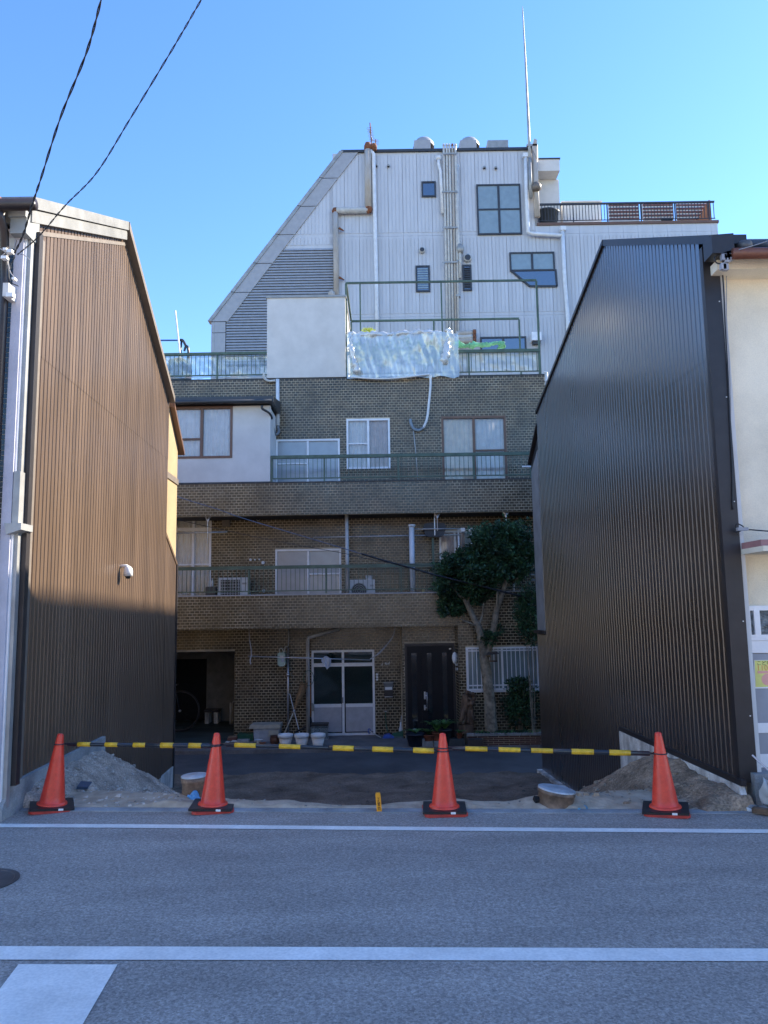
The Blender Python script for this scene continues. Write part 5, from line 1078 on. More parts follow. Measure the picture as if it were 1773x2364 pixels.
# ---- tree
TR = thing('evergreen_tree', 'dark evergreen tree with a pale trunk before the tiled facade', 'tree', W('d7',620,1000,YF-.40))
ty = YF-.42
tb0 = W('d7',625,1010,ty); tb0.z = zc-.04
T1 = [tb0, W('d7',600,800,ty), W('d7',590,500,ty), W('d7',560,250,ty), W('c8',1065,960,ty), W('c8',1050,850,ty), W('c8',1035,760,ty), W('c8',1010,660,ty), W('c8',960,560,ty), W('c8',900,440,ty-.05)]
mb = MB(); P = bez(T1,5); n = len(P); mb.tube(P,[.115*(1-i/n)**.55+.022 for i in range(n)],12)
T2 = [W('c8',1072,880,ty), W('c8',1095,790,ty), W('c8',1130,660,ty+.03), W('c8',1150,520,ty+.03), W('c8',1185,420,ty), W('c8',1215,330,ty), W('c8',1230,230,ty)]
P = bez(T2,5); n = len(P); mb.tube(P,[.07*(1-i/n)**.5+.016 for i in range(n)],10)
for br in (((1150,520),(1155,420),(1150,300)),((1010,660),(1040,560),(1050,470)),((985,600),(960,520),(930,450)),((1005,650),(940,625),(880,600)),((1210,350),(1260,320),(1310,280)),((960,560),(930,480),(820,330)),((1225,250),(1150,120),(1100,20)),((1230,240),(1280,120),(1330,30)),((930,470),(960,300),(950,150)),((900,440),(850,400),(780,300))):
    P = bez([W('c8',x,y,ty+random.uniform(-.12,.12)*i) for i,(x,y) in enumerate(br)],4); n = len(P); mb.tube(P,[.026*(1-i/n)+.007 for i in range(n)],7)
mb.build('trunk', bark, TR, True)
mb = MB(); rd = random.Random(77)
ppm = F*3.318/ty
clumps = [(1170,-70,150,80),(1060,-20,130,90),(1270,-40,150,110),(1350,60,95,120),(1150,60,170,100),(1280,130,140,100),(1000,90,140,80),(900,130,110,70),(800,190,105,75),(1080,170,160,80),(760,270,80,90),(860,290,120,90),(960,250,110,80),(740,360,60,70),(830,400,110,80),(930,380,90,70),(770,470,75,70),(840,520,75,55),(1000,370,60,60),(1190,230,120,70),(1340,200,90,70),(1020,440,60,45),(740,540,40,35),(1390,130,60,80),(1090,290,110,70),(1010,310,90,70),(1280,270,90,55),(900,470,80,60),(1100,370,60,45)]
for cx_, cy_, rx_, ry_ in clumps:
    c = W('c8',cx_,cy_,ty+rd.uniform(-.25,.3)); R3 = (rx_/ppm,.38*max(rx_,ry_)/ppm+.22,ry_/ppm)
    nl = int(rx_*ry_*.075)
    foliage(mb, c, R3, nl, .085, rd)
    for k in range(5):
        e = c+Vector((rd.uniform(-1,1)*R3[0],rd.uniform(-1,1)*R3[1],rd.uniform(.2,1.15)*R3[2])); foliage(mb, e, (.09,.09,.13), 22, .085, rd)
c = W('c8',1085,740,ty-.05)
foliage(mb, c, (.22,.2,.18), 300, .085, rd); foliage(mb, W('c8',1160,680,ty), (.12,.12,.12), 60, .09, rd)
mb.build('crown', leaf, TR, tint=True)
# bird feeder on the trunk
b = W('c8',1115,870,ty-.15); t = thing('bird_feeder', 'small dark roofed bird feeder tied to the tree trunk', 'bird feeder', b); MB().prism([(b.x-.14,b.z),(b.x+.14,b.z+.03),(b.x+.10,b.z+.07),(b.x-.08,b.z+.06)],b.y-.1,b.y+.08).build('roof', bar_b, t); MB().box(b.x-.06,b.x+.10,b.y-.06,b.y+.05,b.z-.14,b.z-.115).build('tray', wood_m, t); MB().box(b.x-.05,b.x-.03,b.y-.02,b.y+.0,b.z-.115,b.z).build('strut', wood_m, t); MB().box(b.x+.07,b.x+.09,b.y-.02,b.y+.0,b.z-.115,b.z+.02).build('strut', wood_m, t)
# shrubs in the planter
c = W('d7',1180,560,YF-.3); plant('shrub', 'dark leafy shrub growing in the brick planter', c, (.42,.25,.55), 1500, .085, leaf, 61, zc-.03, 'shrub')
c = W('d7',1150,160,YF-.35); plant('shrub', 'thin shrub tip of drooping leaves before the barred window', c, (.28,.2,.15), 300, .09, leaf, 62, zc-.03, 'shrub')
c = W('c8',1400,560,YF-.55); plant('shrub', 'tall dark bush between the facade and the umber house', c, (.35,.3,.75), 1500, .09, leaf, 63, zc-.03, 'shrub')
rd = random.Random(5)
for i, x in enumerate((420,520,720,800,880,960,1060,1180,1300,1420)):
    b = W('d7',x,1060,pf+.15); b.z = zc-.035; mb = MB()
    for k in range(12):
        th = rd.uniform(0,6.283); d = Vector((math.cos(th)*.8,math.sin(th)*.6-.25,0)); s = Vector((-d.y,d.x,0)).normalized(); L = rd.uniform(.14,.26); prev = None
        for q_ in range(6):
            u = q_/5; p = b+d*(L*u)+Vector((0,0,L*(1.3*u-1.35*u*u))); w = .018*math.sin(math.pi*min(1,u*.9+.12))
            if prev: mb.quad(prev[0]-s*prev[1],prev[0]+s*prev[1],p+s*w,p-s*w,rd.random())
            prev = (p,w)
    tag(mb.build('planter_plant', leaf if i % 3 else leaf2, tint=True), 'low strap leaved plant spilling over the planter cap stones', 'plant', 'low plants along the brick planter')
# garage things
b = G('s8',665,1368,ZA); 
for i, (x0_, x1_) in enumerate(((500,835),(1018,1195))):
    g0 = G('s8',x0_,1370,ZA); a = R('s8',x0_,1305,x1_,1370,g0.y); tag(MB().prism([(a[0],ZA),(a[1],ZA),(a[1]-.02,a[3]),(a[0]+.02,a[3])],g0.y,g0.y+.12).build('wheel_stop', concrete), ('concrete wheel stop on the garage floor by the dark doorway','concrete wheel stop on the garage floor at the tiled corner')[i], 'wheel stop')
g0 = G('s8',830,1290,ZA); a = R('s8',712,1190,960,1290,20.3); t = thing('step_stool', 'low dark topped step before the pale garage wall', 'step', ((a[0]+a[1])/2,20.2,ZA)); MB().box(a[0],a[1],20.1,20.55,a[3]-.05,a[3]).build('top', trim_br, t)
for x in (a[0]+.02, a[1]-.12): MB().box(x,x+.1,20.15,20.5,ZA,a[3]-.051).build('leg', concrete_d, t)
a = W('s8',1145,1280,20.0); t = thing('bent_pipe', 'bent pale pipe at the corner of the garage wall', 'pipe', (a.x,20,ZA)); MB().tube([(a.x,20,ZA),(a.x,20,W('s8',1145,1075,20).z)],.025,8).build('pipe', pvc, t, True); MB().tube(bez([(a.x+.05,20,ZA),(a.x+.05,20,W('s8',1160,1100,20).z),(a.x+.09,20,W('s8',1180,1050,20).z),(a.x+.16,20,W('s8',1180,1045,20).z)],5),.012,8).build('rod', pvc, t, True)
wc = W('s8',265,1215,18.9); wr = wc.z-ZA
BK = thing('bicycle', 'dark bicycle parked inside the garage opening', 'bicycle', (wc.x-.5,18.9,ZA))
for cx in (wc.x, wc.x-1.05):
    o = MB().tube([(cx+(wr-.02)*math.cos(i*.1745),18.9,wc.z+(wr-.02)*math.sin(i*.1745)) for i in range(37)],.018,6,False).build('wheel', blackp, BK, True)
    MB().tube([(cx,18.87,wc.z),(cx,18.93,wc.z)],.03,10).build('hub', steel, o, True); mb = MB()
    for k in range(14): mb.tube([(cx,18.9,wc.z),(cx+(wr-.03)*math.cos(k*.449),18.9,wc.z+(wr-.03)*math.sin(k*.449))],.002,4,False)
    stuff(mb.build('spokes', blackp, o)); MB().tube([(cx+(wr-.045)*math.cos(i*.1745),18.9,wc.z+(wr-.045)*math.sin(i*.1745)) for i in range(37)],.008,5,False).build('rim', iron, o, True)
bb = Vector((wc.x-.58,18.9,wc.z-.03)); st = bb+Vector((-.12,0,.42)); hd = Vector((wc.x-.12,18.9,wc.z+.5))
for a, b in ((bb,st),(bb,hd-Vector((0,0,.12))),(st-Vector((0,0,.1)),hd-Vector((.0,0,.1))),(Vector((wc.x-1.05,18.9,wc.z)),bb),(Vector((wc.x-1.05,18.9,wc.z)),st-Vector((0,0,.1))),(Vector((wc.x,18.9,wc.z)),hd)): MB().tube([a,b],.016,8).build('frame_tube', bar_b, BK, True)
MB().tube(bez([hd+Vector((-.15,-.25,.1)),hd+Vector((.03,-.1,.12)),hd+Vector((.03,.1,.12)),hd+Vector((-.15,.25,.1))],5),.013,8).build('handlebar', steel, BK, True); MB().prism([(-.13,.0),(.13,.01),(.12,.04),(-.13,.06)],-.06,.06,lambda p,y:(st.x+p[0],18.9+y,st.z+p[1])).build('saddle', blackp, BK)

# ================================================================== GREY BUILDING BEHIND
YG = 27.0
GB = thing('office_building', 'tall pale grey ribbed metal building with a slanted side', 'building', (3, YG, -1.2))
gA = W('c2',1268,182,YG); gB = W('c2',143,1638,YG); gT = W('c3',700,186,YG).z; gX1 = W('c3',1398,200,YG).x
lowT = W('c4',700,632,YG).z; gX2 = W('c4',1322,640,YG).x
slope = lambda z: gB.x+(gA.x-gB.x)*(z-gB.z)/(gA.z-gB.z) if z > gB.z else gB.x
def gfn(y0, y1, poly): return MB().prism(poly, y0, y1)
gfn(YG+.06, 36, [(gB.x,-1.25),(gX1,-1.25),(gX1,gT),(gA.x,gT),(gB.x,gB.z)]).build('core', panel_b, GB)
MB().box(gX1+.001,gX2,YG+.06,36,-1.25,lowT).build('core', panel_b, GB)
lvx, lvz = WX('c2',1178,YG,1300), W('c2',1000,1008,YG).z
bandw = W('c2',1400,190,YG).x-gA.x       # width of the slanted trim, measured level
zr = [W('c3',500,1590,YG).z, W('c3',500,900,YG).z]
rows = [(-1.2, zr[0]), (zr[0], zr[1]), (zr[1], gT)]
PW = .549
def rib_panel(x0, x1, z0, z1, xlo=None):
    mb = MB(); mb.box(x0+.003,x1-.003,YG+.0,YG+.055,z0+.003,z1-.003,0,False)
    n = max(1, round((x1-x0)/.137)); w = (x1-x0)/n; a, b = z0+.13, z1-.10
    if b-a > .2:
        for k in range(n): mb.box(x0+w*k+.018,x0+w*(k+1)-.018,YG-.015,YG-.0005,a,b,0,False)
    return mb
cache = {}
def put_panel(x0, x1, z0, z1):
    key = (round(x1-x0,3), round(z0,3), round(z1,3))
    if key not in cache: cache[key] = rib_panel(0, x1-x0, z0, z1).mesh('panel', panel_m)
    link('panel', cache[key], GB, (x0,0,0))
xgrid = []; x = WX('c3',905,YG,300)
while x > gB.x-1: x -= PW
while x < gX2-.02: xgrid.append(x); x += PW
for (z0, z1) in rows:
    for x in xgrid:
        xa, xb = x, min(x+PW, gX2)
        if xb < gB.x+.4: continue
        segs = [(z0, z1)]
        if z1 > lowT and xa > gX1-.02: segs = [(z0, min(z1, lowT))] if z0 < lowT else []
        elif z1 > lowT and xb > gX1:
            if z0 < lowT: put_panel(xa, xb, z0, lowT); segs = []
            put_panel(xa, gX1, max(z0,lowT), z1)
        for a, b in segs:
            if b-a < .1: continue
            if xa < lvx-.01:                 # louvre side: only above the louvre and below the slanted trim
                if xb > lvx+.02:
                    put_panel(lvx, xb, a, b)
                    xb2 = lvx
                else: xb2 = xb
                a2 = max(a, lvz)
                if a2 >= b: continue
                # clip the strip against the slanted trim in small ribs
                mb = MB(); n = 4; w = (xb2-xa)/n
                for k in range(n):
                    u0, u1 = xa+w*k, xa+w*(k+1)
                    zt0 = min(b, gB.z+(u0+0-bandw-gB.x)*(gA.z-gB.z)/(gA.x-gB.x)+.12); zt1 = min(b, gB.z+(u1-bandw-gB.x)*(gA.z-gB.z)/(gA.x-gB.x)+.12)
                    if zt1 <= a2+.1: continue
                    zt0 = max(zt0, a2+.02)
                    mb.quad((u0,YG,a2),(u1,YG,a2),(u1,YG,zt1),(u0,YG,zt0)); zz = a2+(.13 if a2 > a-.001 else .13)
                    if zt0 > zz: mb.quad((u0+.018,YG-.015,zz),(u1-.018,YG-.015,zz),(u1-.018,YG-.015,zt1),(u0+.018,YG-.015,zt0)); mb.quad((u1-.018,YG-.015,zz),(u1-.018,YG,zz),(u1-.018,YG,zt1),(u1-.018,YG-.015,zt1)); mb.quad((u0+.018,YG,zz),(u0+.018,YG-.015,zz),(u0+.018,YG-.015,zt0),(u0+.018,YG,zt0))
                if mb.f: mb.build('panel', panel_m, GB)
            else: put_panel(xa, xb, a, b)
# slanted trim, in plates
def trim_plate(p, q, wd):
    d = Vector((q[0]-p[0],0,q[1]-p[1])); 
    mb = MB().prism([p,(p[0]+wd,p[1]),(q[0]+wd,q[1]),q], YG-.06, YG+.05); return mb.build('trim_plate', panel_b, GB)
nseg = 6
for k in range(nseg):
    u0, u1 = k/nseg+.002, (k+1)/nseg-.002
    P0 = (gB.x+(gA.x-gB.x)*u0, gB.z+(gA.z-gB.z)*u0); P1 = (gB.x+(gA.x-gB.x)*u1, gB.z+(gA.z-gB.z)*u1-(.02 if k == nseg-1 else 0))
    trim_plate(P0, P1, bandw)
    MB().prism([(P0[0]-.14,P0[1]+.02),(P0[0]-.002,P0[1]),(P1[0]-.002,P1[1]),(P1[0]-.14,P1[1]+.02)],YG-.09,YG+.3).build('edge_flashing', galv, GB)
vw = W('c2',262,1700,YG).x-gB.x
for za, zb in ((gB.z-.0,W('c2',200,1728,YG).z),(W('c2',200,1728,YG).z-.01,-1.2)):
    MB().box(gB.x+.12,gB.x+vw,YG-.05,YG+.05,zb,za-.012).build('trim_plate', panel_b, GB); MB().box(gB.x+.0,gB.x+.115,YG-.05,YG+.05,zb,za-.012).build('trim_plate', panel_b, GB)
MB().box(gA.x-.1,gX1+.02,YG-.08,YG+.4,gT+.001,gT+.10).build('roof_edge', bronze_al, GB)
# louvre slats
z = lvz-.04; nS = 0; sl_mesh = {}
sp_ = (W('c2',900,1048,YG).z-W('c2',900,1071,YG).z)
while z > W('c2',400,1930,YG).z-.3 and nS < 60:
    xl = max(gB.x+vw, slope(z)+bandw-.05); mb = MB(); mb.prism([(0,-sp_*.42),(.055,-sp_*.42),(.012,sp_*.40),(0,sp_*.40)],xl,lvx,lambda p,y:(y,YG-.045+(.055-p[0]) if False else YG+.01-p[0],z+p[1])); mb.build('louvre_slat', slat_m, GB); z -= sp_; nS += 1
MB().prism([(gB.x+.3,z),(lvx,z),(lvx,lvz),(slope(lvz)+bandw*.6,lvz),(gB.x+.3,gB.z-.1)],YG+.02,YG+.055).build('louvre_back', dark, GB)
# windows
def gwin(c, x0, y0, x1, y1, nx, ny, glass, rows_=None, poly=None):
    r = R(c,x0,y0,x1,y1,YG-.03); X0, X1, Z0, Z1 = r; fw_ = .06
    mb = MB(); ya, yb = YG-.075, YG-.022
    mb.box(X0,X1,ya,yb,Z1-fw_,Z1).box(X0,X1,ya,yb,Z0,Z0+fw_).box(X0,X0+fw_,ya,yb,Z0+fw_,Z1-fw_).box(X1-fw_,X1,ya,yb,Z0+fw_,Z1-fw_)
    for i in range(1,nx): x = X0+(X1-X0)*i/nx; mb.box(x-.04,x+.04,ya+.004,yb,Z0+fw_,Z1-fw_)
    for i in range(1,ny): z = Z0+(Z1-Z0)*i/ny; mb.box(X0+fw_,X1-fw_,ya+.006,yb,z-.03,z+.03)
    o = mb.build('window', bronze_al, GB)
    for i in range(nx):
        for j in range(ny):
            g_ = glass[(ny-1-j)*nx+i] if isinstance(glass, list) else glass
            MB().box(X0+(X1-X0)*i/nx+.03,X0+(X1-X0)*(i+1)/nx-.03,YG-.045,YG-.035,Z0+(Z1-Z0)*j/ny+.03,Z0+(Z1-Z0)*(j+1)/ny-.03).build('pane', g_, o)
    return o, r
gwin('c3',452,442,578,572,1,1,skyg)
o, r = gwin('c3',918,468,1310,890,2,2,[frost_b]*4)
for k in range(9):
    z = r[3]-.12-k*.085; MB().box(r[0]+.1,r[1]-.1,YG-.034,YG-.030,z-.012,z+.012).build('blind_slat', white_al, o)
gwin('c3',402,1158,528,1380,1,1,skyg); r = R('c3',402,1158,528,1380,YG)
for k in range(9): z = r[2]+.12+(r[3]-r[2]-.2)*k/9; MB().box(r[0]+.07,r[1]-.07,YG-.062,YG-.047,z,z+.05).build('jalousie_slat', frost_b, GB)
gwin('c3',800,1150,884,1370,1,1,skyg); r = R('c3',800,1150,884,1370,YG)
for k in range(12): z = r[2]+.10+(r[3]-r[2]-.2)*k/12; MB().box(r[0]+.06,r[1]-.06,YG-.085,YG-.055,z,z+.035).build('shutter_slat', bronze_al, GB)
gwin('c3',1200,1045,1590,1200,2,1,frost_b)
q = [W('c3',1212,1200,YG),W('c3',1592,1192,YG),W('c3',1604,1335,YG),W('c3',1372,1335,YG)]
o = MB().prism([(p.x,p.z) for p in (q[3],q[2],q[1],q[0])],YG-.045,YG-.032).build('window', skyg, GB)
for a, b in ((q[0],q[3]),(q[3],q[2]),(q[2],q[1])): MB().beam(a+Vector((0,-.05,0)),b+Vector((0,-.05,0)),.05,.07,(0,0,1)).build('frame_bar', bronze_al, o)
gwin('c3',952,1765,1352,1990,2,1,skyg)
r = R('c3',1385,1732,1470,1800,YG-.15); MB().prism([(r[0],r[2]),(r[1],r[2]),(r[1],r[3]),(r[0],r[3])],YG-.3,YG-.021).build('vent_hood', white_al, GB); MB().box(r[0]+.05,r[1]-.03,YG-.22,YG-.021,r[2]-.1,r[2]-.002).build('vent_mouth', bronze_al, GB)
# flues and pipes
def gp(pts, r, m_, name='flue', n=10): return MB().tube([W(c,x,y,YG-.16) for c,x,y in pts], r, n).build(name, m_, GB, True)
zc_ = .155
for i, x in enumerate((642,667,690,716,742)):
    a = W('c3',x,135,YG-.16); b = W('c3',x+26 if i else x+30,1700,YG-.16); b = Vector((W('c3',(668,690,716,737,755)[i],1700,YG-.16).x,YG-.16,zTop-.5))
    MB().tube([a,a+Vector((0,0,-.05)),b],[.036,.041,.041],10).build('flue', (rusty_pipe if i == 3 else pvc), GB, True)
    MB().lathe((a.x,a.y,a.z-.02),[(.046,0),(.048,.05),(.035,.10),(0,.11)],12).build('flue_cap', pvc if i != 3 else rust, GB, True)
for y in (200,525,830,1125): 
    a, b = W('c3',630,y,YG-.26), W('c3',760,y,YG-.26); MB().box(a.x,b.x,YG-.265,YG-.25,a.z-.03,a.z+.03).build('flue_strap', galv, GB)
gp([('c3',598,250),('c3',600,300),('c3',615,350),('c3',632,710)], .055, pvc_w, 'drainpipe'); a = W('c3',597,250,YG-.16); MB().lathe((a.x,a.y,a.z-.03),[(.06,0),(.10,.06),(.11,.12),(0,.12)],12).build('pipe_hopper', pvc_w, GB, True)
gp([('c3',760,300),('c3',762,800),('c3',772,980),('c3',780,1040),('c3',784,1260)], .055, pvc, 'drainpipe')
gp([('c3',20,178),('c3',45,205),('c3',70,1300),('c3',85,2150)], .075, pvc_w, 'drainpipe')
gp([('c3',1340,225),('c3',1345,500),('c3',1360,870),('c3',1400,885),('c3',1650,898)], .075, pvc_w, 'drainpipe'); gp([('c4',285,665),('c4',300,1000),('c4',320,1240),('c4',335,1700)], .075, pvc_w, 'drainpipe'); 
for c, x, y in (('c3',1338,225),('c4',288,665)): a = W(c,x,y,YG-.16); MB().box(a.x-.10,a.x+.10,YG-.25,YG-.07,a.z-.06,a.z+.10).build('pipe_hopper', pvc_w, GB)
# left rusty flue with elbows
gp([('c2',1472,150),('c2',1476,660)], .13, rusty_pipe); a = W('c2',1472,150,YG-.16); MB().lathe((a.x,a.y,a.z-.1),[(.145,0),(.145,.16),(.10,.28),(0,.32)],14).build('flue_cap', rust, GB, True)
gp([('c2',1523,172),('c2',1523,150)], .10, rust); a = W('c2',1523,150,YG-.16); MB().lathe((a.x,a.y,a.z-.05),[(.12,0),(.12,.12),(.07,.2),(0,.22)],14).build('flue_cap', rust, GB, True)
gp([('c2',1205,688),('c2',1470,682)], .12, pvc); gp([('c2',1197,690),('c2',1203,1420)], .10, rusty_pipe)
for x, y, rr in ((1476,676,.17),(1198,690,.15)): a = W('c2',x,y,YG-.16); mb = MB().lathe((0,0,0),[(0,-rr),(rr*.7,-rr*.7),(rr,0),(rr*.7,rr*.7),(0,rr)],12,False); mb.v = [(a.x+v[0],a.y+v[1]*.8,a.z+v[2]) for v in mb.v]; mb.build('elbow', rust, GB, True)
for c, x, y in (('c2',1225,835),('c2',1228,1255)): a = W(c,x,y,YG-.2); MB().tube([a,a+Vector((.18,.1,-.06))],[.05,.02],8).build('pipe_bracket', rust, GB)
a = W('c2',1163,1400,YG-.3); MB().lathe((a.x,a.y,a.z-.12),[(.10,0),(.13,.06),(.13,.18),(.06,.26),(0,.28)],12).build('vent_cowl', rusty_pipe, GB, True)
for x, y in ((68,300),(172,303),(988,318),(1086,320)): a = W('c3',x,y,YG-.06); MB().lathe((a.x,a.y,a.z-.05),[(.055,0),(.06,.05),(.04,.09),(0,.10)],10).build('vent_cap', galv, GB, True); MB().lathe((a.x,a.y-.03,a.z-.07),[(.04,0),(.04,.03),(0,.03)],8).build('vent_mouth', blackp, GB)
for x, y, rr in ((458,1022,.11),(846,1088,.15)): a = W('c3',x,y,YG-.1); MB().tube([(a.x,YG-.021,a.z),(a.x,YG-.14,a.z)],rr,18).build('vent_pipe', pvc, GB, True); MB().tube([(a.x,YG-.139,a.z),(a.x,YG-.145,a.z)],rr*.75,18).build('vent_mouth', bronze_al, GB)
a = W('c3',782,1015,YG-.16); MB().lathe((a.x,a.y,a.z-.15),[(.10,0),(.14,.1),(.14,.22),(.08,.34),(0,.36)],12).build('vent_cowl', galv, GB, True)
for y in (1122,1415): a = W('c3',770,y,YG-.1); MB().box(a.x-.10,a.x+.06,YG-.2,YG-.021,a.z-.04,a.z+.04).build('pipe_bracket', galv, GB)
for k, y in enumerate((1735,1768,1800)): MB().tube(bez([W('c3',745,y,YG-.3),W('c3',820,y-2,YG-.3),W('c3',890,y-8,YG-.3)],4),.10,10).build('duct', rusty_pipe if k != 1 else pvc, GB, True); a = W('c3',893,y-8,YG-.3); MB().tube([a,a+Vector((.10,0,0))],.125,12).build('duct_end', rust, GB, True)
# right corner: upright duct, canopy, antenna mast
mb = MB().prism([(W('c3',1385,170,YG-.1).x,W('c3',1385,175,YG-.1).z),(W('c3',1428,270,YG-.1).x,W('c3',1428,270,YG-.1).z),(W('c3',1428,120,YG-.1).x,W('c3',1420,110,YG-.1).z),(W('c3',1405,100,YG-.1).x,W('c3',1405,100,YG-.1).z)],YG-.3,YG-.05); mb.build('corner_duct', rusty_pipe, GB)
gp([('c3',1418,130),('c3',1425,480),('c3',1440,740)], .11, rusty_pipe, 'corner_pipe'); a = W('c3',1432,480,YG-.3); MB().lathe((a.x,a.y,a.z-.18),[(.08,0),(.17,.06),(.18,.2),(.10,.32),(0,.34)],12).build('vent_cowl', trim_lt, GB, True)
ca = W('c4',112,198,YG); cb = W('c4',268,272,YG)
MB().box(gX1+.005,cb.x,YG+.0,YG+6,cb.z,ca.z).build('canopy', plaster_l, GB); MB().box(gX1+.005,cb.x+.03,YG-.03,YG+6,ca.z+.001,ca.z+.05).build('canopy_edge', bronze_al, GB)
MB().box(gX1+.01,gX1+1.1,YG+.6,YG+6,lowT,cb.z-.002).build('roof_room', plaster_l, GB)
# roof ventilators
for i, (x0_, x1_, dome) in enumerate(((388,526,1),(774,912,1),(1005,1178,0))):
    a, b = W('c3',x0_,165,YG+.9), W('c3',x1_,165,YG+.9); zb = gT+.10; h = W('c3',x0_,140 if dome else 140,YG+.9).z
    o = MB().box(a.x,b.x,YG+.5,YG+1.5,gT,h).build('roof_vent', panel_b if dome else galv, GB)
    if dome:
        cx = (a.x+b.x)/2+.08; mb = MB().lathe((cx,YG+1.0,h+.001),[(.44,0),(.42,.14),(.32,.27),(.16,.35),(0,.37)],20,False); mb.v = [(cx+(v[0]-cx)*.95,v[1]*1,v[2]) for v in mb.v]; mb.build('dome', panel_b, o, True)
mast0 = W('c3',1372,450,YG-.25); m1 = W('px',1206,15,YG-.25)
MS = thing('antenna_mast', 'very tall thin pale antenna mast on the grey building corner', 'antenna', mast0); MB().tube([W('c3',1385,580,YG-.25),W('c3',1375,240,YG-.25)],.07,8).build('base_tube', galv, MS, True)
pp = [W('c3',1380,380,YG-.25),W('c3',1366,0,YG-.25),W('px',1213,140,YG-.25),W('px',1207,30,YG-.25),m1]; MB().tube(pp,[.055,.05,.035,.022,.012],8).build('mast', galv, MS, True); MB().box(mast0.x-.05,mast0.x+.35,YG-.3,YG-.2,gT+.0,gT+.08).build('clamp', galv, MS)
TV = thing('tv_antenna', 'small rusty television antenna on the grey building roof', 'antenna', W('c2',1515,170,YG+.2)); b = W('c2',1510,170,YG+.2); t_ = W('c2',1490,-60,YG+.2)
MB().tube([(b.x,YG+.2,gT),t_],.022,6).build('mast', rust, TV); MB().tube([W('c2',1480,0,YG+.2),W('c2',1515,95,YG+.2)],.016,6).build('boom', galv, TV); MB().tube([W('c2',1540,80,YG+.2),W('c2',1535,170,YG+.2)],.02,6).build('mast', rust, TV)
for i in range(9): y = -20+i*14; x = 1484+i*3; MB().tube([W('c2',x-22,y+5,YG+.2),W('c2',x+24,y-4,YG+.2)],.010,5).build('element', galv, TV)
for i in range(4): y = 85+i*13; MB().tube([W('c2',1520,y,YG+.2),W('c2',1565,y+2,YG+.2)],.010,5).build('element', galv, TV)
# roof railing of the lower part, with things behind it
rx0, rx1 = WX('c4',115,YG+.2,560), WX('c4',1300,YG+.2,560)
rt_ = railing('roof_railing', 'dark steel railing along the lower roof of the grey building', YG+.15, rx0, rx1, W('c4',700,485,YG+.15).z, W('c4',700,600,YG+.15).z, .118, [WX('c4',x,YG+.15,560) for x in (125,357,585,810,1038,1265)], bronze_al, .06, zfoot=lowT-.02, bar=.022)
MB().box(rx0-.05,gX2+.04,YG-.05,YG+.28,lowT+.001,lowT+.10).build('roof_edge', brown_al, GB)
a = R('c4',285,487,552,700,YG+1.2); tag(MB().box(a[0],a[1],YG+1.2,YG+3,lowT,a[3]).box(a[0]-.05,a[1]+.05,YG+1.15,YG+3.05,a[3]+.001,a[3]+.05).build('roof_shed', plaster_l), 'pale box shed on the lower roof behind the railing', 'shed')
for i, (x0_, x1_) in enumerate(((590,803),(817,1030),(1043,1257))):
    a = R('c4',x0_,490,x1_,612,YG+.5); t = thing('slatted_screen', ('red brown slatted roof screen beside the pale shed','red brown slatted roof screen between its two twins','red brown slatted roof screen at the roof corner')[i], 'screen', ((a[0]+a[1])/2,YG+.5,lowT), 'slatted roof screens')
    MB().box(a[0],a[1],YG+.52,YG+.54,lowT+.1,a[3]).build('backing', white_al, t); h = (a[3]-a[2])/5.4
    for k in range(5): z = a[3]-.04-k*h; MB().box(a[0]+.02,a[1]-.02,YG+.49,YG+.518,z-h*.55,z).build('slat', brown_slat, t)
    for x in (a[0]+.02,a[1]-.06): MB().box(x,x+.04,YG+.541,YG+.58,lowT,a[3]).build('post', white_al, t)
a = W('c4',1225,600,YG+.42); mb = MB().prism([(a.x-.35,lowT+.10),(a.x+.3,lowT+.10),(a.x+.3,a.z+.75),(a.x+.22,a.z+.75)],YG+.35,YG+.42); tag(mb.build('planter_trellis', mat('orange_brown', (.40,.16,.08), .7)), 'orange brown triangular trellis at the roof corner', 'trellis')
a = W('c4',175,600,YG+.9); t = thing('roof_bin', 'dark round bin on the lower roof by the tall wall', 'bin', (a.x,YG+.9,lowT)); MB().lathe((a.x,YG+.9,lowT),[(.42,0),(.52,.85),(.56,.87),(.56,.93),(.50,.93),(0,.9)],20,False).build('body', mat('bin_dark', (.03,.04,.05), .5), t, True)
a = R('c4',945,598,1015,615,YG+.4); tag(MB().box(a[0],a[1],YG+.3,YG+.42,lowT+.10,a[3]).build('dark_tray', blackp), 'dark tray on the roof edge behind the railing', 'tray')

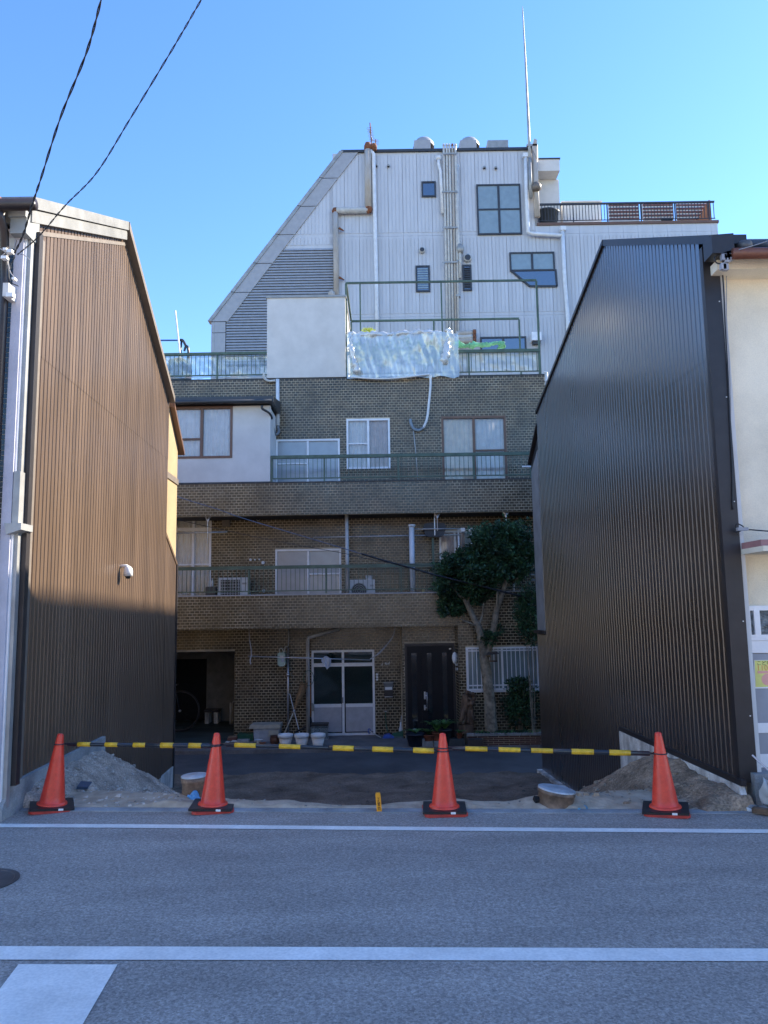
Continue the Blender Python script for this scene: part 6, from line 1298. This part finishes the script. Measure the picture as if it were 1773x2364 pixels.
# ================================================================== STREET THINGS
CONE = {}
def cone(label, c, xb, yb, rz, tilt, redrot, group='traffic cones along the road edge'):
    g0 = G(c, xb, yb, .03); g0.z = 0; t = thing('traffic_cone', label, 'traffic cone', g0, group); t.rotation_euler = (0, tilt, 0)
    if not CONE:
        L = lambda m_, name, mt, sm=False: m_.mesh(name, mt, sm)
        s = .178; b = MB(); b.prism([(-s,-s+.03),(-s+.03,-s),(s-.03,-s),(s,-s+.03),(s,s-.03),(s-.03,s),(-s+.03,s),(-s,s-.03)],0,.024,lambda p,y:(p[0],p[1],y+.001)); CONE['base'] = L(b,'base_plate',cone_b)
        s = .180; w = MB(); n = 32; rr = .130; O = []
        for k in range(n):
            th = 2*math.pi*k/n; cx, sy = math.cos(th), math.sin(th); q = s/max(abs(cx),abs(sy)); O.append(((rr*cx,rr*sy),(cx*q,sy*q)))
        for k in range(n):
            (i0,o0),(i1,o1) = O[k],O[(k+1)%n]; za, zb = .026, .046
            w.quad((*i0,zb),(*o0,zb),(*o1,zb),(*i1,zb)); w.quad((*o0,za),(*o1,za),(*o1,zb),(*o0,zb)); w.quad((*i0,za),(*i0,zb),(*i1,zb),(*i1,za)); w.quad((*i0,za),(*i1,za),(*o1,za),(*o0,za))
        CONE['weight'] = L(w,'weight',blackp)
        pr = [(.128,.025),(.128,.050),(.124,.058),(.110,.062),(.106,.066)]; 
        for k in range(1,13): u = k/12; pr.append((.106+(.029-.106)*u, .066+(.622-.066)*u))
        pr += [(.027,.636),(.020,.645),(.0,.649)]
        CONE['body'] = L(MB().lathe((0,0,0),pr,40,False),'body',cone_m,True); CONE['label'] = L(MB().box(.05,.09,-.183,-.1805,.028,.045),'label_tag',white_p)
    for nm, key, rot in (('base_plate','base',rz+redrot),('weight','weight',rz),('body','body',0),('label_tag','label',rz)):
        o = bpy.data.objects.new(nm, CONE[key]); col.objects.link(o); o.parent = t; o.rotation_euler = (0,0,rot)
    return g0, tilt
c1 = cone('leaning red traffic cone beside the grey soil heap', 'px', 119, 1859, .42, math.radians(5.0), -.05)
c2 = cone('red traffic cone before the drain basin with the blue rag', 'px', 491, 1860, .08, math.radians(2.6), .16)
c3 = cone('red traffic cone between the orange stake and the drain lid basin', 'px', 1026, 1866, -.06, 0, .10)
c4 = cone('red traffic cone beside the brown soil heap', 'px', 1537, 1867, -.35, math.radians(-2.4), .06)
def cpt(c, h): g0, t = c; return g0+Vector((math.sin(t)*h, 0, math.cos(t)*h))
def hh(c, px, py): return W('px', px, py, c[0].y).z
def bar(label, ca, pa, cb_, pb, bands):
    a = W('px',*pa,ca[0].y-.02); b = W('px',*pb,cb_[0].y-.02); d = b-a; t = thing('cone_bar', label, 'barrier bar', a, 'cone bars linking the traffic cones')
    h0 = lambda px: (lambda r: (a.x*1.0, ) )(0)
    def f(px): # parameter along the bar where it crosses pixel column px
        lo, hi = -.3, 1.3
        for _ in range(40):
            m_ = (lo+hi)/2; p = a+d*m_; v = p-Vector((0,0,H)); x = 886.5+F*v.dot(rt)/v.dot(fw)
            if x < px: lo = m_
            else: hi = m_
        return lo
    mid = .52
    MB().tube([a+d*.03,a+d*.5],.0165,14).build('thin_tube', bar_b, t, True); MB().tube([a+d*.5,a+d*.97],.0195,14).build('thick_tube', bar_b, t, True)
    for x0_, x1_ in bands:
        u0, u1 = f(x0_), f(x1_); r_ = .0205 if (u0+u1)/2 > .5 else .0175
        MB().tube([a+d*u0,a+d*u1],r_+.0025,14).build('yellow_band', yellow, t, True)
    for p, c_ in ((a,ca),(b,cb_)):
        g0, tl = c_; hgt = (p.z-g0.z); ax = g0+Vector((math.sin(tl)*hgt,0,hgt)); rad = .106+(.029-.106)*(hgt-.066)/.546+.007
        MB().tube([(ax.x+rad*math.cos(i*.2618),ax.y+rad*math.sin(i*.2618),ax.z) for i in range(25)],.005,6,False).build('loop', bar_b, t, True)
        e = p+ (d.normalized()*.10 if p is a else -d.normalized()*.10)
        MB().tube([ax+Vector((rad if p is a else -rad,0,0)),e],[.006,.016],8).build('end_cap', bar_b, t, True)
bar('black and yellow bar between the leaning cone and the blue rag basin cone', c1, (146,1718), c2, (505,1722), [(180,209),(243,272),(308,336),(371,400),(436,465)])
bar('black and yellow bar crossing before the service door and entrance', c2, (508,1719), c3, (1022,1734), [(542,591),(645,694),(769,817),(860,908),(954,1002)])
bar('black and yellow bar ending at the cone by the brown soil heap', c3, (1030,1727), c4, (1514,1740), [(1074,1125),(1151,1201),(1226,1276),(1319,1370),(1406,1455)])
# clay drain basins
def basin(label, top_c, tx, ty_, bx, by, rad, tilt, rz):
    g0 = G(top_c, bx, by, -.01); t = thing('drain_basin', label, 'drain basin', g0, 'clay drain basins left in the verge')
    h = W(top_c, tx, ty_, g0.y).z-g0.z+(.05 if top_c == 'd5' else 0)
    M_ = Matrix.Translation(g0) @ Matrix.Rotation(tilt,4,'Y') @ Matrix.Rotation(rz,4,'Z')
    def ap(mb): mb.v = [tuple(M_ @ Vector(v)) for v in mb.v]; return mb
    ap(MB().lathe((0,0,0),[(rad*1.02,-.12),(rad*1.0,.02),(rad*.97,h*.75),(rad*1.03,h*.78),(rad*1.05,h),(rad*.9,h),(rad*.88,-.1)],36,False)).build('barrel', clay, t, True)
    ap(MB().lathe((0,0,0),[(rad*1.04,h+.001),(rad*1.04,h+.012),(rad*.98,h+.016),(rad*.9,h+.008),(rad*.85,h+.014),(0,h+.014)],36,False)).build('lid', lid_m, t, True)
    ap(MB().tube([(-rad*.55,-rad*.80,h*.28),(-rad*.66,-rad*1.02,h*.28)],.032,14)).build('pipe_socket', dark, t)
    return t, g0, h
b1 = basin('clay drain basin with zinc lid and a blue rag by the cone', 'd5', 520, 265, 520, 690, .118, math.radians(-2), .75)
b2 = basin('tilted clay drain basin with a pale zinc lid in the sand', 'd6', 560, 400, 560, 760, .155, math.radians(9), -.85)
# blue rag, hose end, stake, blue tile scrap
p0 = W('d5',480,560,b1[1].y-.14); mb = MB()
for s, pts in enumerate((((340,595),(420,610),(470,560),(520,520),(560,580),(600,660),(680,720)),((450,540),(500,580),(540,640),(620,690)),((400,620),(470,660),(520,640),(560,680)))):
    P = bez([W('d5',x,y,b1[1].y-.15-.01*s) for x, y in pts],5); n = len(P); mb.tube(P,[.010+.012*math.sin(math.pi*i/(n-1)) for i in range(n)],7)
mb.v = [(v[0],v[1],max(v[2],.018)) for v in mb.v]
tag(mb.build('blue_rag', ltblue, smooth=True), 'light blue plastic rag stuffed in the drain basin socket', 'rag')
hp_ = [W('d6',1000,725,b2[1].y-.05),W('d6',1100,735,b2[1].y-.07),W('d6',1200,760,b2[1].y-.10),W('d6',1245,810,b2[1].y-.14),W('d6',1215,860,b2[1].y-.18)]
t = thing('hose_end', 'short blue grey hose end curling out of the sand', 'hose', hp_[2]); MB().tube(bez(hp_,6),.013,10).build('hose', mat('hose_blue', (.10,.26,.33), .5), t, True); MB().tube(bez([W('d6',1065,880,b2[1].y-.18),W('d6',1070,830,b2[1].y-.18),W('d6',1090,805,b2[1].y-.17)],4),.012,8).build('nozzle', mat('hose_blue2', (.14,.34,.45), .5), t, True)
q0, q1 = W('s1',735,1270,6.72), W('s1',665,420,6.72); st_ = thing('survey_stake', 'orange plastic survey stake with brown lettering in the verge', 'stake', G('s1',735,1270,.0))
gq = G('s1',740,1265,.01); q0 = W('s1',740,1275,gq.y); q1 = W('s1',665,415,gq.y); dd = (q1-q0).normalized(); sdv = Vector((dd.z,0,-dd.x)); wq = .0215
mb = MB()
mb.prism([(-wq,-.1),(wq,-.1),(wq,(q1-q0).length-.012),(wq*.7,(q1-q0).length),(-wq*.7,(q1-q0).length),(-wq,(q1-q0).length-.012)],-.02,.02,lambda p,y: tuple(q0+sdv*p[0]+dd*p[1]+Vector((0,y,0)))); mb.build('post', orange_p, st_)
ang = math.atan2(-dd.x, dd.z)
for k, ch in enumerate('下久會工日'):
    pz_ = (q1-q0).length*(.62-.135*k); p = q0+dd*pz_-sdv*.013
    text(ch, 'lettering', .026, ink, st_, (p.x+.001,gq.y-.0215,p.z), rot=(math.pi/2,-ang*-1 if False else 0,0))
g0 = G('b2',590,1995,.0); tag(MB().prism([(-.055,0),(.05,.0),(.06,.02),(-.05,.028)],0,.10,lambda p,y:(g0.x+p[0],g0.y+y+.02,.03+p[1]+.3*y)).build('slate_chip', mat('slate_blue', (.045,.075,.12), .5)), 'flat blue grey slate chip lying before the grey heap', 'chip')
# ================================================================== WIRES
def twisted(name, label, pts, r, n=60, tw=.02, turns=14, m_=cable_m):
    P = bez(pts, n); mb = MB(); L = len(P)
    for s in (0, math.pi):
        Q = []
        for i, p in enumerate(P):
            d = (P[min(i+1,L-1)]-P[max(i-1,0)]).normalized(); a = d.cross(Vector((0,1,0))).normalized(); b = d.cross(a); th = s+i/L*turns*6.283
            Q.append(p+a*(tw*math.cos(th))+b*(tw*math.sin(th)))
        mb.tube(Q, r, 6)
    return tag(mb.build(name, m_, smooth=True), label, 'cable')
A_ = W('b1',170,1020,6.45)
def up_cable(pxs, Ys): return [W('px',x,y,Y) for (x,y),Y in zip(pxs,Ys)]
twisted('service_cable', 'thick twisted black cable dropping to the bronze house corner', up_cable([(236,-10),(200,120),(140,270),(95,410),(72,480),(54,540),(33,585)],[4.6,4.9,5.4,5.9,6.1,6.3,6.42]), .0046, 24, .005, 9)
twisted('service_cable', 'thin twisted black cable rising steeply from the bronze house corner', up_cable([(470,-10),(400,110),(300,275),(222,400),(150,475),(90,545),(40,588)],[4.6,4.8,5.3,5.7,6.0,6.2,6.42]), .0032, 24, .0038, 14)
cl = thing('wire_cluster', 'tangle of wires and white clamps on the bronze house corner', 'wires', A_)
for i, pts in enumerate((((0,960),(60,1000),(110,1040),(170,1030)),((170,1030),(190,1060),(170,1110),(140,1160),(130,1230)),((100,1100),(110,1180),(130,1260),(165,1310),(190,1350)),((90,1180),(110,1260),(115,1330),(150,1400),(235,1440)),((60,1020),(20,1060),(0,1090)),((215,850),(200,920),(185,1000)),((260,1030),(320,1050),(378,1105)))):
    MB().tube(bez([W('b1',x,y,6.44+.02*(i%3)) for x,y in pts],6),.0045,6).build('wire', cable_m if i % 2 else cable_g, cl, True)
for x, y, w, h in ((70,975,.03,.02),(130,1000,.045,.03),(60,1080,.05,.025),(180,1350,.025,.02)): a = W('b1',x,y,6.42); MB().box(a.x-w/2,a.x+w/2,6.40,6.45,a.z-h/2,a.z+h/2).build('clamp', white_p, cl)
MB().box(W('b1',52,1410,6.5).x,W('b1',125,1410,6.5).x,6.48,6.74,W('b1',80,1580,6.5).z,W('b1',80,1410,6.5).z).build('meter_box', plaster_l, cl); MB().box(W('b1',90,1530,6.45).x,W('b1',178,1530,6.45).x,6.43,6.478,W('b1',80,1585,6.45).z,W('b1',80,1530,6.45).z).build('meter_cover', white_p, cl)
cl = thing('wire_cluster', 'bundle of wires and clamps under the eave of the cream front', 'wires', W('b4',280,260,6.5))
MB().tube(bez([W('b4',330,225,6.45),W('b4',250,240,6.45),W('b4',212,262,6.45),W('b4',225,295,6.45),W('b4',262,296,6.45),W('b4',275,250,6.45)],6),.006,6).build('wire_loop', cable_m, cl, True)
for x, y in ((268,262),(285,250),(300,245),(310,262),(265,320),(280,325),(290,275)): a = W('b4',x,y,6.44); MB().box(a.x-.022,a.x+.022,6.42,6.46,a.z-.028,a.z+.028).build('clamp', cable_g, cl)
tag(MB().tube(bez([W('b4',262,345,6.68),W('b4',272,500,6.68),W('b4',280,700,6.68),W('b4',295,950,6.68),W('b4',310,1300,6.68),W('b4',325,1600,6.68),W('b4',328,1870,6.68)],8),.007,6).build('hanging_cable', cable_m, smooth=True), 'black cable hanging down the cream front wall', 'cable')
tag(MB().tube(bez([W('b4',288,330,6.70),W('b4',290,700,6.70),W('b4',305,900,6.70),W('b4',315,1250,6.70),W('b4',308,1500,6.70),W('b4',320,1750,6.70)],8),.004,6).build('hanging_cable', cable_g, smooth=True), 'thin grey cable beside the black one on the cream wall', 'cable')
tag(MB().tube([W('b4',330,222,6.42),W('b4',460,185,6.2),W('b4',700,110,5.6)],.004,6).build('eave_wire', cable_g), 'thin grey wire leaving the cream eave to the side', 'cable')
cl = thing('wall_cable', 'black cable with a knotted clamp above the pink canopy', 'cable', W('b4',370,1960,6.6)); MB().tube([W('b4',430,1998,6.62),W('b4',700,2020,6.5)],.006,6).build('wire', cable_m, cl); MB().tube(bez([W('b4',345,1990,6.66),W('b4',355,1960,6.64),W('b4',400,1985,6.62),W('b4',370,2010,6.64),W('b4',345,2010,6.66),W('b4',365,2035,6.66)],5),.005,6).build('knot', cable_m, cl); a = W('b4',385,1995,6.62); MB().box(a.x-.04,a.x+.05,6.60,6.64,a.z-.014,a.z+.014).build('clamp', cable_g, cl)
for i, (pts, rr) in enumerate(((((0,-60),(170,60),(330,150),(540,260),(900,420)),.016),(((-60,0),(150,60),(500,190),(800,300),(1050,400)),.010))): pass
LN = [bez([W('c5',-40,910,15.2),W('c5',165,985,15.4),W('c5',470,1080,15.6),W('c5',700,1160,15.8),W('c8',0,60,15.9),W('c8',120,98,16.0)],8),
      bez([W('c5',-40,1100,15.2),W('c5',165,1160,15.4),W('c5',500,1235,15.6),W('c5',900,1320,15.8),W('c8',0,95,15.9),W('c8',300,160,16.0),W('c8',700,190,16.1)],8)]
tag(MB().tube(LN[0],.009,6).build('overhead_cable', mat('cable_blue', (.10,.13,.20), .5), smooth=True), 'blue grey overhead cable slanting before the lower balcony', 'cable')
tag(MB().tube(LN[1],.006,6).build('overhead_cable', cable_m, smooth=True), 'thin black overhead cable sagging before the lower balcony', 'cable')
tag(MB().tube(bez([W('c8',115,95,16.0),W('c8',300,150,16.05),W('c8',500,205,16.1),W('c8',700,262,16.15),W('c8',1100,360,16.3),W('c8',1460,450,16.4)],8),.020,8).build('overhead_cable', cable_m, smooth=True), 'thick black cable sleeve passing behind the tree crown', 'cable')
